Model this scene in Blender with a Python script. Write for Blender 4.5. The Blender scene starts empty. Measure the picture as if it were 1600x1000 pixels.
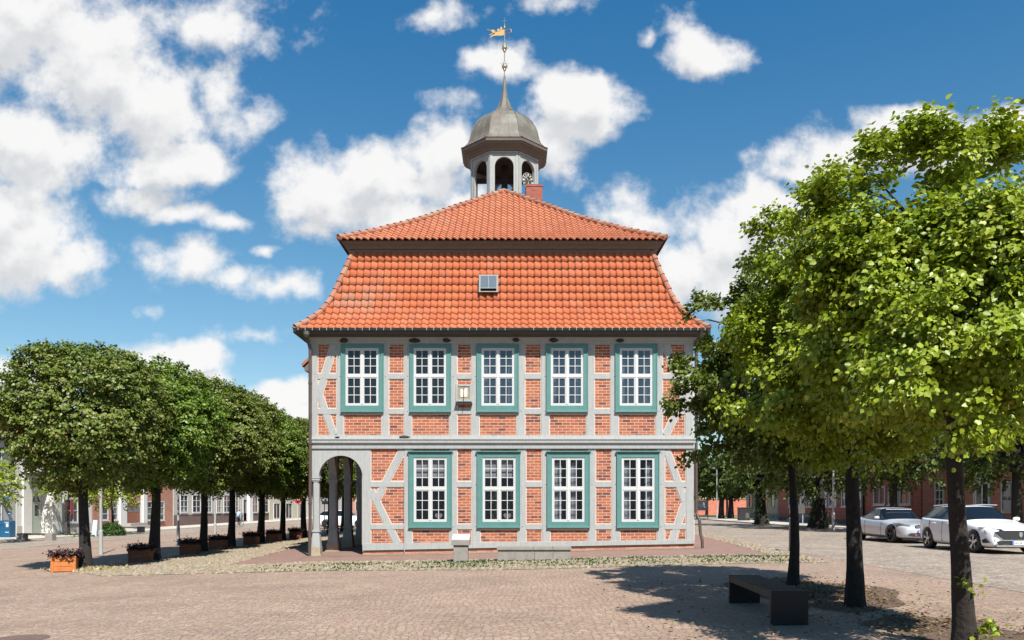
import bpy, bmesh, math, random
import numpy as np
from mathutils import Vector, Matrix
R = math.radians
random.seed(7)
SC = bpy.context.scene
COL = SC.collection

# ------------------------------------------------------------------ camera
F = 1250.0; HZ = 788.0; CH = 1.55
cd = bpy.data.cameras.new("camera"); cam = bpy.data.objects.new("camera", cd); COL.objects.link(cam)
cam.location = (0, 0, CH); cam.rotation_euler = (R(90), 0, 0)
cd.sensor_width = 36; cd.lens = F/1600*36; cd.shift_y = (HZ-500)/1600
cd.clip_start = .1; cd.clip_end = 6000
SC.camera = cam
# ------------------------------------------------------------------ light
SUN_EL, SUN_AZ = 51.0, math.atan2(0.36, -1.0)          # azimuth measured from +Y towards +X
sdir = Vector((math.sin(SUN_AZ)*math.cos(R(SUN_EL)), math.cos(SUN_AZ)*math.cos(R(SUN_EL)), math.sin(R(SUN_EL))))
sl = bpy.data.lights.new("sun", 'SUN'); sl.energy = 4.6; sl.angle = R(.53); sl.color = (1, .955, .89)
so = bpy.data.objects.new("sun", sl); COL.objects.link(so); so.rotation_euler = sdir.to_track_quat('Z', 'Y').to_euler(); so.location = (20, -30, 40)
SC.view_settings.view_transform = 'Standard'; SC.view_settings.look = 'None'
SC.view_settings.exposure = 1.0; SC.view_settings.gamma = 1.0
try: SC.cycles.max_bounces = 8; SC.cycles.transparent_max_bounces = 16; SC.cycles.use_denoising = True
except Exception: pass

def NT(nt): return nt.nodes, nt.links
def nd(nt, t, **kw):
    n = nt.nodes.new(t)
    for k, v in kw.items():
        if k.startswith('i_'):
            key = k[2:]; key = int(key) if key.isdigit() else key
            n.inputs[key].default_value = v
        else: setattr(n, k, v)
    return n
def math_(nt, op, a, b=None, c=None, clamp=False):
    n = nt.nodes.new('ShaderNodeMath'); n.operation = op; n.use_clamp = clamp
    for i, v in enumerate((a, b, c)):
        if v is None: continue
        if isinstance(v, (int, float)): n.inputs[i].default_value = v
        else: nt.links.new(v, n.inputs[i])
    return n.outputs[0]
def vmath(nt, op, a, b=None):
    n = nt.nodes.new('ShaderNodeVectorMath'); n.operation = op
    for i, v in enumerate((a, b)):
        if v is None: continue
        if isinstance(v, (tuple, list)): n.inputs[i].default_value = v
        else: nt.links.new(v, n.inputs[i])
    return n.outputs['Value'] if op == 'LENGTH' else n.outputs[0]
def ramp(nt, fac, stops, interp='LINEAR'):
    n = nt.nodes.new('ShaderNodeValToRGB'); cr = n.color_ramp; cr.interpolation = interp
    while len(cr.elements) < len(stops): cr.elements.new(.5)
    for e, (p, c) in zip(cr.elements, stops):
        e.position = p; e.color = (c[0], c[1], c[2], 1) if isinstance(c, (tuple, list)) else (c, c, c, 1)
    nt.links.new(fac, n.inputs[0]); return n.outputs[0]
def mixc(nt, fac, a, b, mode='MIX'):
    n = nt.nodes.new('ShaderNodeMix'); n.data_type = 'RGBA'; n.blend_type = mode
    for s, v in ((n.inputs[0], fac), (n.inputs[6], a), (n.inputs[7], b)):
        if isinstance(v, (int, float)): s.default_value = v
        elif isinstance(v, (tuple, list)): s.default_value = (v[0], v[1], v[2], 1)
        else: nt.links.new(v, s)
    return n.outputs[2]

# world: Nishita sky with procedural cumulus on the sky sphere
CLOUDS = [  # centre px, radii px, strength (in the gnomonic plane of the looking direction)
 (40,50,190,120,.82),(130,120,170,100,.85),(50,215,130,75,.9),(235,165,100,80,.95),(345,150,70,75,.72),(392,178,46,28,.62),
 (260,255,90,45,.9),(300,262,60,30,.9),(240,310,70,30,.75),(290,333,60,22,.7),(362,345,40,18,.6),(330,20,120,60,.5),
 (35,385,110,75,1.0),(110,418,85,42,.9),(5,330,60,70,.9),(30,300,50,40,.7),
 (500,300,95,78,1.0),(590,275,90,62,1.0),(680,270,70,75,1.0),(640,335,120,45,.9),(480,365,50,22,.6),(740,330,70,50,.7),
 (430,455,64,28,.62),(408,396,26,11,.55),(240,415,55,38,.42),(310,410,40,28,.42),(365,440,30,22,.6),
 (785,105,62,42,.75),(750,85,36,34,.8),(895,165,85,60,.98),(860,225,60,60,.9),(925,140,50,40,.9),(735,165,50,26,.4),
 (1100,78,66,38,.85),(1075,45,50,36,.5),(1003,50,18,14,.55),(665,12,42,26,.6),(870,2,60,14,.4),(15,5,60,40,.9),
 (1335,235,125,46,.95),(1260,262,55,22,.7),(1425,200,80,28,.95),(1590,205,70,34,.95),(1500,240,120,40,.9),(1130,375,140,75,1.0),(1060,420,100,80,1.0),
 (1210,330,90,45,1.0),(1000,350,60,26,.55),(960,335,60,30,.45),(970,305,40,26,.38),(1180,300,30,26,.4),(1150,450,150,60,.9),
 (270,562,95,32,1.0),(330,590,50,22,.9),(450,606,60,20,.8),(455,640,80,22,1.0),(30,580,80,36,.9),(400,520,60,14,.4),(220,500,40,14,.36),
 (-250,300,260,160,.9),(-400,60,200,120,.9),(1900,330,260,110,.9),(2100,80,200,90,.8),(900,-300,260,120,.9),(300,-260,240,110,.9),(1500,-240,200,90,.8),
 (1120,620,60,20,.5)]
w = bpy.data.worlds.new("World"); SC.world = w; w.use_nodes = True
nt = w.node_tree; nt.nodes.clear()
tc = nd(nt, 'ShaderNodeTexCoord'); sep = nd(nt, 'ShaderNodeSeparateXYZ'); nt.links.new(tc.outputs['Generated'], sep.inputs[0])
ay = math_(nt, 'MAXIMUM', math_(nt, 'ABSOLUTE', sep.outputs[1]), .08)
U = math_(nt, 'DIVIDE', sep.outputs[0], ay); V = math_(nt, 'DIVIDE', sep.outputs[2], ay)
cmb = nd(nt, 'ShaderNodeCombineXYZ'); nt.links.new(U, cmb.inputs[0]); nt.links.new(V, cmb.inputs[1])
def cloud_group():
    g = bpy.data.node_groups.new("cloud_density", 'ShaderNodeTree')
    g.interface.new_socket("Vector", in_out='INPUT', socket_type='NodeSocketVector')
    g.interface.new_socket("Density", in_out='OUTPUT', socket_type='NodeSocketFloat')
    g.interface.new_socket("Raw", in_out='OUTPUT', socket_type='NodeSocketFloat')
    gi = g.nodes.new('NodeGroupInput'); go = g.nodes.new('NodeGroupOutput')
    v = gi.outputs[0]
    wn = nd(g, 'ShaderNodeTexNoise', i_Scale=5.0, i_Detail=4.0, i_Roughness=.6); g.links.new(v, wn.inputs['Vector'])
    wv = vmath(g, 'MULTIPLY', vmath(g, 'SUBTRACT', wn.outputs['Color'], (.5, .5, .5)), (.10, .08, 0))
    vw = vmath(g, 'ADD', v, wv)
    cur = None
    for (px, py, rx, ry, s) in CLOUDS:
        d = vmath(g, 'SUBTRACT', vw, ((px-800)/F, (HZ-py)/F, 0))
        d = vmath(g, 'MULTIPLY', d, (F/(rx*1.25), F/(ry*1.25), 0))
        l = vmath(g, 'LENGTH', d)
        m = math_(g, 'MULTIPLY_ADD', l, -s, s)
        cur = m if cur is None else math_(g, 'SMOOTH_MAX', cur, m, .12)
    n1 = nd(g, 'ShaderNodeTexNoise', i_Scale=11.0, i_Detail=12.0, i_Roughness=.60); g.links.new(v, n1.inputs['Vector'])
    a = math_(g, 'MULTIPLY_ADD', n1.outputs['Fac'], 2.0, -1.12)
    tot = math_(g, 'ADD', cur, a)
    mr = nd(g, 'ShaderNodeMapRange', interpolation_type='SMOOTHSTEP'); mr.inputs[1].default_value = -.12; mr.inputs[2].default_value = .42
    g.links.new(tot, mr.inputs[0])
    g.links.new(mr.outputs[0], go.inputs[0]); g.links.new(tot, go.inputs[1])
    return g
cg = cloud_group()
def cgn(vec):
    n = nt.nodes.new('ShaderNodeGroup'); n.node_tree = cg; nt.links.new(vec, n.inputs[0]); return n
c0 = cgn(cmb.outputs[0]); c1 = cgn(vmath(nt, 'ADD', cmb.outputs[0], (.004, .035, 0)))
sky = nd(nt, 'ShaderNodeTexSky', sky_type='NISHITA', sun_disc=False, sun_elevation=R(SUN_EL), sun_rotation=SUN_AZ)
sky.air_density = 1.0; sky.dust_density = .35; sky.ozone_density = 3.0; sky.altitude = 20
skyc = mixc(nt, 1.0, sky.outputs[0], ramp(nt, sep.outputs[2], [(.12, (1.15, 1.28, 1.20)), (.30, (.82, 1.28, 1.30)), (.52, (.40, 1.16, 1.42))]), 'MULTIPLY')
# cloud light: bright where sun reaches, grey towards bellies
shade = math_(nt, 'SUBTRACT', c1.outputs[1], math_(nt, 'MULTIPLY', c0.outputs[1], .62))
sf = nd(nt, 'ShaderNodeMapRange', interpolation_type='SMOOTHSTEP'); sf.inputs[1].default_value = -.10; sf.inputs[2].default_value = .50
nt.links.new(shade, sf.inputs[0])
n2 = nd(nt, 'ShaderNodeTexNoise', i_Scale=9.0, i_Detail=6.0, i_Roughness=.6); nt.links.new(cmb.outputs[0], n2.inputs['Vector'])
sf2 = math_(nt, 'MULTIPLY', sf.outputs[0], math_(nt, 'MULTIPLY_ADD', n2.outputs['Fac'], 1.6, -.05, clamp=True))
ccol = mixc(nt, sf2, (9.7, 9.6, 9.5), (6.2, 6.4, 6.7))
front = nd(nt, 'ShaderNodeMapRange', interpolation_type='SMOOTHSTEP'); front.inputs[1].default_value = -.25; front.inputs[2].default_value = .05; front.inputs[3].default_value = .5; nt.links.new(sep.outputs[1], front.inputs[0])
fin = mixc(nt, math_(nt, 'MULTIPLY', c0.outputs[0], math_(nt, 'MULTIPLY', front.outputs[0], .97)), skyc, ccol)
bg = nd(nt, 'ShaderNodeBackground', i_Strength=.05); nt.links.new(fin, bg.inputs[0])
wo = nd(nt, 'ShaderNodeOutputWorld'); nt.links.new(bg.outputs[0], wo.inputs[0])

# ------------------------------------------------------------------ helpers
def G(x):
    if x < -26: return -.61
    if x > 6: return .071
    return .0213*x - .057
def gp(px, py):
    y = 25.0
    for _ in range(60):
        x = (px-800)*y/F; y = .5*y + .5*F*(CH-G(x))/(py-HZ)
    return Vector(((px-800)*y/F, y, G((px-800)*y/F)))
def wx(px, Y): return (px-800)*Y/F
def wz(py, Y): return CH+(HZ-py)*Y/F

def tag(o, label=None, cat=None, group=None, kind=None):
    if label: o['label'] = label
    if cat: o['category'] = cat
    if group: o['group'] = group
    if kind: o['kind'] = kind
    return o
def empty(name, loc, rz=0, label=None, cat=None, group=None):
    o = bpy.data.objects.new(name, None); COL.objects.link(o); o.empty_display_size = .3
    o.location = loc; o.rotation_euler = (0, 0, rz)
    return tag(o, label, cat, group)
def wloc(o):
    v = Vector((0, 0, 0))
    while o is not None: v += o.location; o = o.parent
    return v
def link(name, me, parent=None):
    o = bpy.data.objects.new(name, me); COL.objects.link(o)
    if parent is not None: o.parent = parent
    return o
def copy_tree(o, parent=None):
    c = o.copy(); COL.objects.link(c)
    if parent is not None: c.parent = parent
    for ch in list(o.children): copy_tree(ch, c)
    return c

class MB:
    def __init__(s): s.v = []; s.f = []; s.m = []; s.mi = 0
    def add(s, vs, fs):
        b = len(s.v); s.v += [tuple(v) for v in vs]
        for f in fs: s.f.append([b+i for i in f]); s.m.append(s.mi)
        return s
    def box(s, x0, x1, y0, y1, z0, z1):
        v = [(x0,y0,z0),(x1,y0,z0),(x1,y1,z0),(x0,y1,z0),(x0,y0,z1),(x1,y0,z1),(x1,y1,z1),(x0,y1,z1)]
        return s.add(v, [(0,3,2,1),(4,5,6,7),(0,1,5,4),(1,2,6,5),(2,3,7,6),(3,0,4,7)])
    def prism(s, pts, y0, y1):   # polygon in x,z extruded along y; pts counter-clockwise seen from -y
        n = len(pts)
        v = [(p[0], y0, p[1]) for p in pts]+[(p[0], y1, p[1]) for p in pts]
        return s.add(v, [tuple(range(n)), tuple(range(2*n-1, n-1, -1))]+[(i, n+i, n+(i+1) % n, (i+1) % n) for i in range(n)])
    def prismz(s, pts, z0, z1):
        n = len(pts)
        v = [(p[0], p[1], z0) for p in pts]+[(p[0], p[1], z1) for p in pts]
        return s.add(v, [tuple(range(n-1, -1, -1)), tuple(range(n, 2*n))]+[(i, (i+1) % n, n+(i+1) % n, n+i) for i in range(n)])
    def tube(s, pts, rad, n=8, cap=True):
        pts = [Vector(p) for p in pts]
        if not hasattr(rad, '__len__'): rad = [rad]*len(pts)
        b = len(s.v); pu = None
        for i, p in enumerate(pts):
            t = (pts[min(i+1, len(pts)-1)]-pts[max(i-1, 0)]).normalized()
            if pu is None:
                pu = t.orthogonal().normalized()
            pu = (pu - t*pu.dot(t)).normalized(); w_ = t.cross(pu)
            for k in range(n):
                a = 2*math.pi*k/n; s.v.append(tuple(p+(pu*math.cos(a)+w_*math.sin(a))*rad[i]))
        for i in range(len(pts)-1):
            for k in range(n):
                s.f.append([b+i*n+k, b+i*n+(k+1) % n, b+(i+1)*n+(k+1) % n, b+(i+1)*n+k]); s.m.append(s.mi)
        if cap:
            s.f.append([b+k for k in range(n-1, -1, -1)]); s.m.append(s.mi)
            s.f.append([b+(len(pts)-1)*n+k for k in range(n)]); s.m.append(s.mi)
        return s
    def lathe(s, prof, c=(0,0,0), n=16, axis='z', a0=0.0, cap=True):
        b = len(s.v)
        for (r, h) in prof:
            for k in range(n):
                a = a0+2*math.pi*k/n; x, y = r*math.cos(a), r*math.sin(a)
                if axis == 'z': p = (c[0]+x, c[1]+y, c[2]+h)
                elif axis == 'x': p = (c[0]+h, c[1]+x, c[2]+y)
                else: p = (c[0]+y, c[1]+h, c[2]+x)
                s.v.append(p)
        for i in range(len(prof)-1):
            for k in range(n):
                s.f.append([b+i*n+k, b+i*n+(k+1) % n, b+(i+1)*n+(k+1) % n, b+(i+1)*n+k]); s.m.append(s.mi)
        if cap:
            s.f.append([b+k for k in range(n-1, -1, -1)]); s.m.append(s.mi)
            s.f.append([b+(len(prof)-1)*n+k for k in range(n)]); s.m.append(s.mi)
        return s
    def beam(s, a, b_, w_, y0, y1):   # timber in the x,z plane from a to b (centre line) with width w_
        a = Vector(a); b_ = Vector(b_); d = (b_-a).normalized(); n = Vector((-d.y, d.x))*w_/2
        pts = [a-n, b_-n, b_+n, a+n]
        return s.prism([(p.x, p.y) for p in pts], y0, y1)
    def build(s, name, mats, parent=None, local=False, smooth=False, bevel=0, label=None):
        me = bpy.data.meshes.new(name)
        off = Vector((0,0,0)) if (local or parent is None) else wloc(parent)
        me.from_pydata([(v[0]-off.x, v[1]-off.y, v[2]-off.z) for v in s.v], [], s.f)
        if not isinstance(mats, (list, tuple)): mats = [mats]
        for m in mats: me.materials.append(m)
        if len(mats) > 1: me.polygons.foreach_set('material_index', s.m)
        if smooth: me.polygons.foreach_set('use_smooth', [True]*len(me.polygons))
        me.update(); o = link(name, me, parent)
        if bevel:
            md = o.modifiers.new("bevel", 'BEVEL'); md.width = bevel; md.segments = 2; md.limit_method = 'ANGLE'; md.angle_limit = R(40)
        if label: o['label'] = label
        return o

# ------------------------------------------------------------------ materials
def sc(cols, k):
    return [tuple(min(1, c*q) for c, q in zip(col, k)) for col in cols]
def newmat(name):
    m = bpy.data.materials.new(name); m.use_nodes = True; t = m.node_tree
    return m, t, t.nodes['Principled BSDF']
def simple(name, col, rough=.6, var=.12, scale=6.0, bump=.0, metal=0.0, bscale=40.0, dirt=None, spec=None, streak=0):
    m, t, p = newmat(name)
    tcn = nd(t, 'ShaderNodeTexCoord'); n = nd(t, 'ShaderNodeTexNoise', i_Scale=scale, i_Detail=8.0, i_Roughness=.65)
    t.links.new(tcn.outputs['Object'], n.inputs['Vector'])
    lo = tuple(c*(1-var*1.6) for c in col); hi = tuple(min(1, c*(1+var*1.2)) for c in col)
    c = ramp(t, n.outputs['Fac'], [(.25, lo), (.5, col), (.75, hi)])
    if dirt:
        n3 = nd(t, 'ShaderNodeTexNoise', i_Scale=dirt[1], i_Detail=10.0, i_Roughness=.7); t.links.new(tcn.outputs['Object'], n3.inputs['Vector'])
        c = mixc(t, ramp(t, n3.outputs['Fac'], [(dirt[2], 0.0), (dirt[2]+.14, dirt[3])]), c, dirt[0])
    if streak:
        mp = nd(t, 'ShaderNodeMapping'); mp.inputs['Scale'].default_value = (22, 22, 1.3); t.links.new(tcn.outputs['Object'], mp.inputs[0])
        n4 = nd(t, 'ShaderNodeTexNoise', i_Scale=1.0, i_Detail=8.0, i_Roughness=.7); t.links.new(mp.outputs[0], n4.inputs['Vector'])
        c = mixc(t, 1.0, c, ramp(t, n4.outputs['Fac'], [(.28, 1-streak), (.5, 1.0), (.75, 1+streak*.4)]), 'MULTIPLY')
    t.links.new(c, p.inputs['Base Color']); p.inputs['Roughness'].default_value = rough; p.inputs['Metallic'].default_value = metal
    if spec is not None: p.inputs['Specular IOR Level'].default_value = spec
    if bump:
        n2_ = nd(t, 'ShaderNodeTexNoise', i_Scale=bscale, i_Detail=6.0); t.links.new(tcn.outputs['Object'], n2_.inputs['Vector'])
        b = nd(t, 'ShaderNodeBump', i_Strength=bump, i_Distance=.02); t.links.new(n2_.outputs['Fac'], b.inputs['Height']); t.links.new(b.outputs[0], p.inputs['Normal'])
    return m
def brickmat(name, cols, mortar, bw=.27, bh=.098, mort=.013, axes='xz', bump=.35):
    m, t, p = newmat(name)
    tcn = nd(t, 'ShaderNodeTexCoord'); s_ = nd(t, 'ShaderNodeSeparateXYZ'); t.links.new(tcn.outputs['Object'], s_.inputs[0])
    cb = nd(t, 'ShaderNodeCombineXYZ'); idx = {'x': 0, 'y': 1, 'z': 2}
    t.links.new(s_.outputs[idx[axes[0]]], cb.inputs[0]); t.links.new(s_.outputs[idx[axes[1]]], cb.inputs[1])
    wn = nd(t, 'ShaderNodeTexNoise', i_Scale=3.0, i_Detail=3.0); t.links.new(cb.outputs[0], wn.inputs['Vector'])
    vec = vmath(t, 'ADD', cb.outputs[0], vmath(t, 'MULTIPLY', vmath(t, 'SUBTRACT', wn.outputs['Color'], (.5, .5, .5)), (.02, .02, 0)))
    # per-brick id
    row = math_(t, 'FLOOR', math_(t, 'DIVIDE', None or _sep(t, vec, 1), bh))
    shift = math_(t, 'MULTIPLY', math_(t, 'MODULO', math_(t, 'ABSOLUTE', row), 2.0), bw*.5)
    xx = math_(t, 'ADD', _sep(t, vec, 0), shift)
    colm = math_(t, 'FLOOR', math_(t, 'DIVIDE', xx, bw))
    fx = math_(t, 'SUBTRACT', math_(t, 'DIVIDE', xx, bw), colm); fy = math_(t, 'SUBTRACT', math_(t, 'DIVIDE', _sep(t, vec, 1), bh), row)
    ex = math_(t, 'MULTIPLY', math_(t, 'MINIMUM', fx, math_(t, 'SUBTRACT', 1.0, fx)), bw)
    ey = math_(t, 'MULTIPLY', math_(t, 'MINIMUM', fy, math_(t, 'SUBTRACT', 1.0, fy)), bh)
    e = math_(t, 'MINIMUM', ex, ey)
    mk = nd(t, 'ShaderNodeMapRange', interpolation_type='SMOOTHSTEP'); mk.inputs[1].default_value = mort*.5-.003; mk.inputs[2].default_value = mort*.5+.003; t.links.new(e, mk.inputs[0])
    idv = nd(t, 'ShaderNodeCombineXYZ'); t.links.new(colm, idv.inputs[0]); t.links.new(row, idv.inputs[1])
    wnz = nd(t, 'ShaderNodeTexWhiteNoise', noise_dimensions='2D'); t.links.new(idv.outputs[0], wnz.inputs['Vector'])
    n = len(cols); stops = [((i+.5)/n, c) for i, c in enumerate(cols)]
    bc = ramp(t, wnz.outputs['Value'], stops)
    sp = nd(t, 'ShaderNodeTexNoise', i_Scale=25.0, i_Detail=8.0, i_Roughness=.7); t.links.new(tcn.outputs['Object'], sp.inputs['Vector'])
    bc = mixc(t, 1.0, bc, ramp(t, sp.outputs['Fac'], [(.2, .72), (.5, 1.0), (.8, 1.2)]), 'MULTIPLY')
    mc = mixc(t, 1.0, mortar, ramp(t, sp.outputs['Fac'], [(.25, .85), (.7, 1.08)]), 'MULTIPLY')
    t.links.new(mixc(t, mk.outputs[0], mc, bc), p.inputs['Base Color']); p.inputs['Roughness'].default_value = .85
    b = nd(t, 'ShaderNodeBump', i_Strength=bump, i_Distance=.01)
    t.links.new(math_(t, 'MULTIPLY_ADD', sp.outputs['Fac'], .35, mk.outputs[0]), b.inputs['Height']); t.links.new(b.outputs[0], p.inputs['Normal'])
    return m
def _sep(t, vec, i):
    s_ = nd(t, 'ShaderNodeSeparateXYZ'); t.links.new(vec, s_.inputs[0]); return s_.outputs[i]
def settmat(name, cols, joint, scale, jw=.09, rnd=.75, stretch=(1, 1), bump=.8, big=.25, patches=None, wobble=.35, moss=None):
    m, t, p = newmat(name)
    tcn = nd(t, 'ShaderNodeTexCoord')
    mp = nd(t, 'ShaderNodeMapping'); mp.inputs['Scale'].default_value = (stretch[0], stretch[1], 1); t.links.new(tcn.outputs['Object'], mp.inputs[0])
    # wave rows so the setts run in shallow arcs
    wn = nd(t, 'ShaderNodeTexNoise', i_Scale=.35, i_Detail=2.0); t.links.new(tcn.outputs['Object'], wn.inputs['Vector'])
    vec = vmath(t, 'ADD', mp.outputs[0], vmath(t, 'MULTIPLY', vmath(t, 'SUBTRACT', wn.outputs['Color'], (.5, .5, .5)), (wobble*2, wobble*2, 0)))
    vo = nd(t, 'ShaderNodeTexVoronoi', voronoi_dimensions='2D', feature='F1', distance='CHEBYCHEV', i_Scale=scale, i_Randomness=rnd); t.links.new(vec, vo.inputs['Vector'])
    v2 = nd(t, 'ShaderNodeTexVoronoi', voronoi_dimensions='2D', feature='F2', distance='CHEBYCHEV', i_Scale=scale, i_Randomness=rnd); t.links.new(vec, v2.inputs['Vector'])
    e = math_(t, 'SUBTRACT', v2.outputs['Distance'], vo.outputs['Distance'])
    mk = nd(t, 'ShaderNodeMapRange', interpolation_type='SMOOTHSTEP'); mk.inputs[1].default_value = jw*.3; mk.inputs[2].default_value = jw*1.8; t.links.new(e, mk.inputs[0])
    hv = _sep(t, vo.outputs['Color'], 0); h2 = _sep(t, vo.outputs['Color'], 1)
    n = len(cols); bc = ramp(t, hv, [((i+.5)/n, c) for i, c in enumerate(cols)])
    sp = nd(t, 'ShaderNodeTexNoise', i_Scale=45.0, i_Detail=8.0, i_Roughness=.75); t.links.new(tcn.outputs['Object'], sp.inputs['Vector'])
    lg = nd(t, 'ShaderNodeTexNoise', i_Scale=.5, i_Detail=8.0, i_Roughness=.65); t.links.new(tcn.outputs['Object'], lg.inputs['Vector'])
    bc = mixc(t, 1.0, bc, ramp(t, sp.outputs['Fac'], [(.2, .7), (.5, 1.0), (.8, 1.25)]), 'MULTIPLY')
    bc = mixc(t, mk.outputs[0], joint, bc)
    bc = mixc(t, 1.0, bc, ramp(t, lg.outputs['Fac'], [(.3, 1-big), (.5, 1.0), (.72, 1+big*.7)]), 'MULTIPLY')
    if moss:
        mn = nd(t, 'ShaderNodeTexNoise', i_Scale=1.7, i_Detail=6.0, i_Roughness=.7); t.links.new(tcn.outputs['Object'], mn.inputs['Vector'])
        bc = mixc(t, ramp(t, mn.outputs['Fac'], [(.48, 0.0), (.66, moss[3])]), bc, moss[:3])
    t.links.new(bc, p.inputs['Base Color']); p.inputs['Roughness'].default_value = .82
    b = nd(t, 'ShaderNodeBump', i_Strength=bump, i_Distance=.012)
    hh = math_(t, 'ADD', math_(t, 'MULTIPLY', mk.outputs[0], math_(t, 'MULTIPLY_ADD', h2, .8, .5)), math_(t, 'MULTIPLY', sp.outputs['Fac'], .35))
    t.links.new(hh, b.inputs['Height']); t.links.new(b.outputs[0], p.inputs['Normal'])
    return m
def leafmat(name, cols, trans=.32, rough=.42):
    m, t, p = newmat(name)
    at = nd(t, 'ShaderNodeAttribute', attribute_name='rnd')
    n = len(cols); c = ramp(t, at.outputs['Fac'], [((i+.5)/n, q) for i, q in enumerate(cols)])
    t.links.new(c, p.inputs['Base Color']); p.inputs['Roughness'].default_value = rough; p.inputs['Specular IOR Level'].default_value = .35
    tr = nd(t, 'ShaderNodeBsdfTranslucent'); t.links.new(mixc(t, 1.0, c, (1.25, 1.3, .45), 'MULTIPLY'), tr.inputs[0])
    mx = nd(t, 'ShaderNodeMixShader', i_Fac=trans); t.links.new(p.outputs[0], mx.inputs[1]); t.links.new(tr.outputs[0], mx.inputs[2])
    t.links.new(mx.outputs[0], t.nodes['Material Output'].inputs[0])
    return m
def tilemat(name, cols, patch, blob=None):
    m, t, p = newmat(name)
    at = nd(t, 'ShaderNodeAttribute', attribute_name='rnd'); tcn = nd(t, 'ShaderNodeTexCoord')
    n = len(cols); c = ramp(t, at.outputs['Fac'], [((i+.5)/n, q) for i, q in enumerate(cols)])
    sp = nd(t, 'ShaderNodeTexNoise', i_Scale=14.0, i_Detail=9.0, i_Roughness=.72); t.links.new(tcn.outputs['Object'], sp.inputs['Vector'])
    c = mixc(t, 1.0, c, ramp(t, sp.outputs['Fac'], [(.25, .84), (.5, 1.0), (.8, 1.08)]), 'MULTIPLY')
    lg = nd(t, 'ShaderNodeTexNoise', i_Scale=.9, i_Detail=8.0, i_Roughness=.7); t.links.new(tcn.outputs['Object'], lg.inputs['Vector'])
    wt = math_(t, 'MULTIPLY', ramp(t, lg.outputs['Fac'], [(.55, 0.0), (.72, .6)]), ramp(t, sp.outputs['Fac'], [(.35, .2), (.6, 1.0)]))
    if blob:
        dv = vmath(t, 'MULTIPLY', vmath(t, 'SUBTRACT', tcn.outputs['Object'], blob[0]), tuple(1/q for q in blob[1]))
        bl = math_(t, 'SUBTRACT', 1.25, vmath(t, 'LENGTH', dv), clamp=True)
        wt = math_(t, 'MAXIMUM', wt, math_(t, 'MULTIPLY', math_(t, 'MULTIPLY', bl, .62), math_(t, 'MULTIPLY', ramp(t, at.outputs['Fac'], [(.3, .25), (.6, 1.0)]), ramp(t, sp.outputs['Fac'], [(.35, .3), (.6, 1.1)]))))
    c = mixc(t, wt, c, patch)
    t.links.new(c, p.inputs['Base Color']); p.inputs['Roughness'].default_value = .85; p.inputs['Specular IOR Level'].default_value = .25
    b = nd(t, 'ShaderNodeBump', i_Strength=.25, i_Distance=.01); t.links.new(sp.outputs['Fac'], b.inputs['Height']); t.links.new(b.outputs[0], p.inputs['Normal'])
    return m
def glassmat(name, tint=(.02,.025,.03), clear=.75, refl=1.0):
    m, t, p = newmat(name)
    p.inputs['Base Color'].default_value = (*tint, 1); p.inputs['Roughness'].default_value = .03; p.inputs['IOR'].default_value = 1.52
    p.inputs['Specular IOR Level'].default_value = min(1, .5*refl)
    tcn = nd(t, 'ShaderNodeTexCoord'); n = nd(t, 'ShaderNodeTexNoise', i_Scale=2.2, i_Detail=2.0); t.links.new(tcn.outputs['Object'], n.inputs['Vector'])
    b = nd(t, 'ShaderNodeBump', i_Strength=.12, i_Distance=.02); t.links.new(n.outputs['Fac'], b.inputs['Height']); t.links.new(b.outputs[0], p.inputs['Normal'])
    if clear:
        tr = nd(t, 'ShaderNodeBsdfTransparent'); mx = nd(t, 'ShaderNodeMixShader', i_Fac=clear)
        t.links.new(p.outputs[0], mx.inputs[1]); t.links.new(tr.outputs[0], mx.inputs[2])
        t.links.new(mx.outputs[0], t.nodes['Material Output'].inputs[0])
    return m

M = {}
BR = sc([(.56,.19,.10),(.66,.25,.13),(.48,.155,.085),(.72,.30,.165),(.58,.20,.11),(.20,.075,.07),(.40,.13,.09),(.64,.235,.13),(.52,.17,.095)], (.51,.41,.32))
M['brick'] = brickmat('brick_infill', BR, (.50,.40,.325))
M['brick_side'] = brickmat('brick_infill_side', BR, (.50,.40,.325), axes='yz')
M['plinth'] = brickmat('brick_plinth', [(.36,.12,.08),(.42,.16,.10),(.30,.11,.08),(.46,.2,.13)], (.40,.30,.24), bh=.075)
M['edge'] = simple('pale_mortar', (.52,.425,.35), .9, .06, 20)
M['timber'] = simple('grey_timber_paint', (.292,.298,.290), .68, .06, 5, .25, bscale=25, dirt=((.19,.19,.18), 2.2, .60, .5), streak=.22)
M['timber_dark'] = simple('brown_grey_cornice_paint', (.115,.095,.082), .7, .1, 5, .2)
M['teal'] = simple('teal_window_paint', (.068,.175,.16), .5, .07, 4, .15, bscale=20, dirt=((.10,.22,.20), 6, .62, .5))
M['white'] = simple('white_window_paint', (.46,.465,.46), .45, .03, 6)
M['glass'] = glassmat('window_glass', (.015,.02,.025), .45, 1.6)
M['glass_sky'] = glassmat('upper_window_glass', (.02,.035,.055), .25, 2.0)
M['dark_room'] = simple('dark_interior', (.10,.09,.085), .9, .1, 3)
M['curtain'] = simple('pale_curtain', (.62,.66,.72), .9, .08, 9)
M['blind'] = simple('white_blind', (.66,.69,.73), .85, .05, 9)
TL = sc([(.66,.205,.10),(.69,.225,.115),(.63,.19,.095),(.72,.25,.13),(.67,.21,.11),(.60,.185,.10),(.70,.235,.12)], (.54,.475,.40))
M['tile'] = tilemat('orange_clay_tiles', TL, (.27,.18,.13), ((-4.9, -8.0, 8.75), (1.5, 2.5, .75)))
M['tile_up'] = tilemat('salmon_clay_tiles', [(min(1,a*.95+.01), b*1.12+.012, c*1.15+.016) for a,b,c in TL], (.30,.21,.165))
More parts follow.
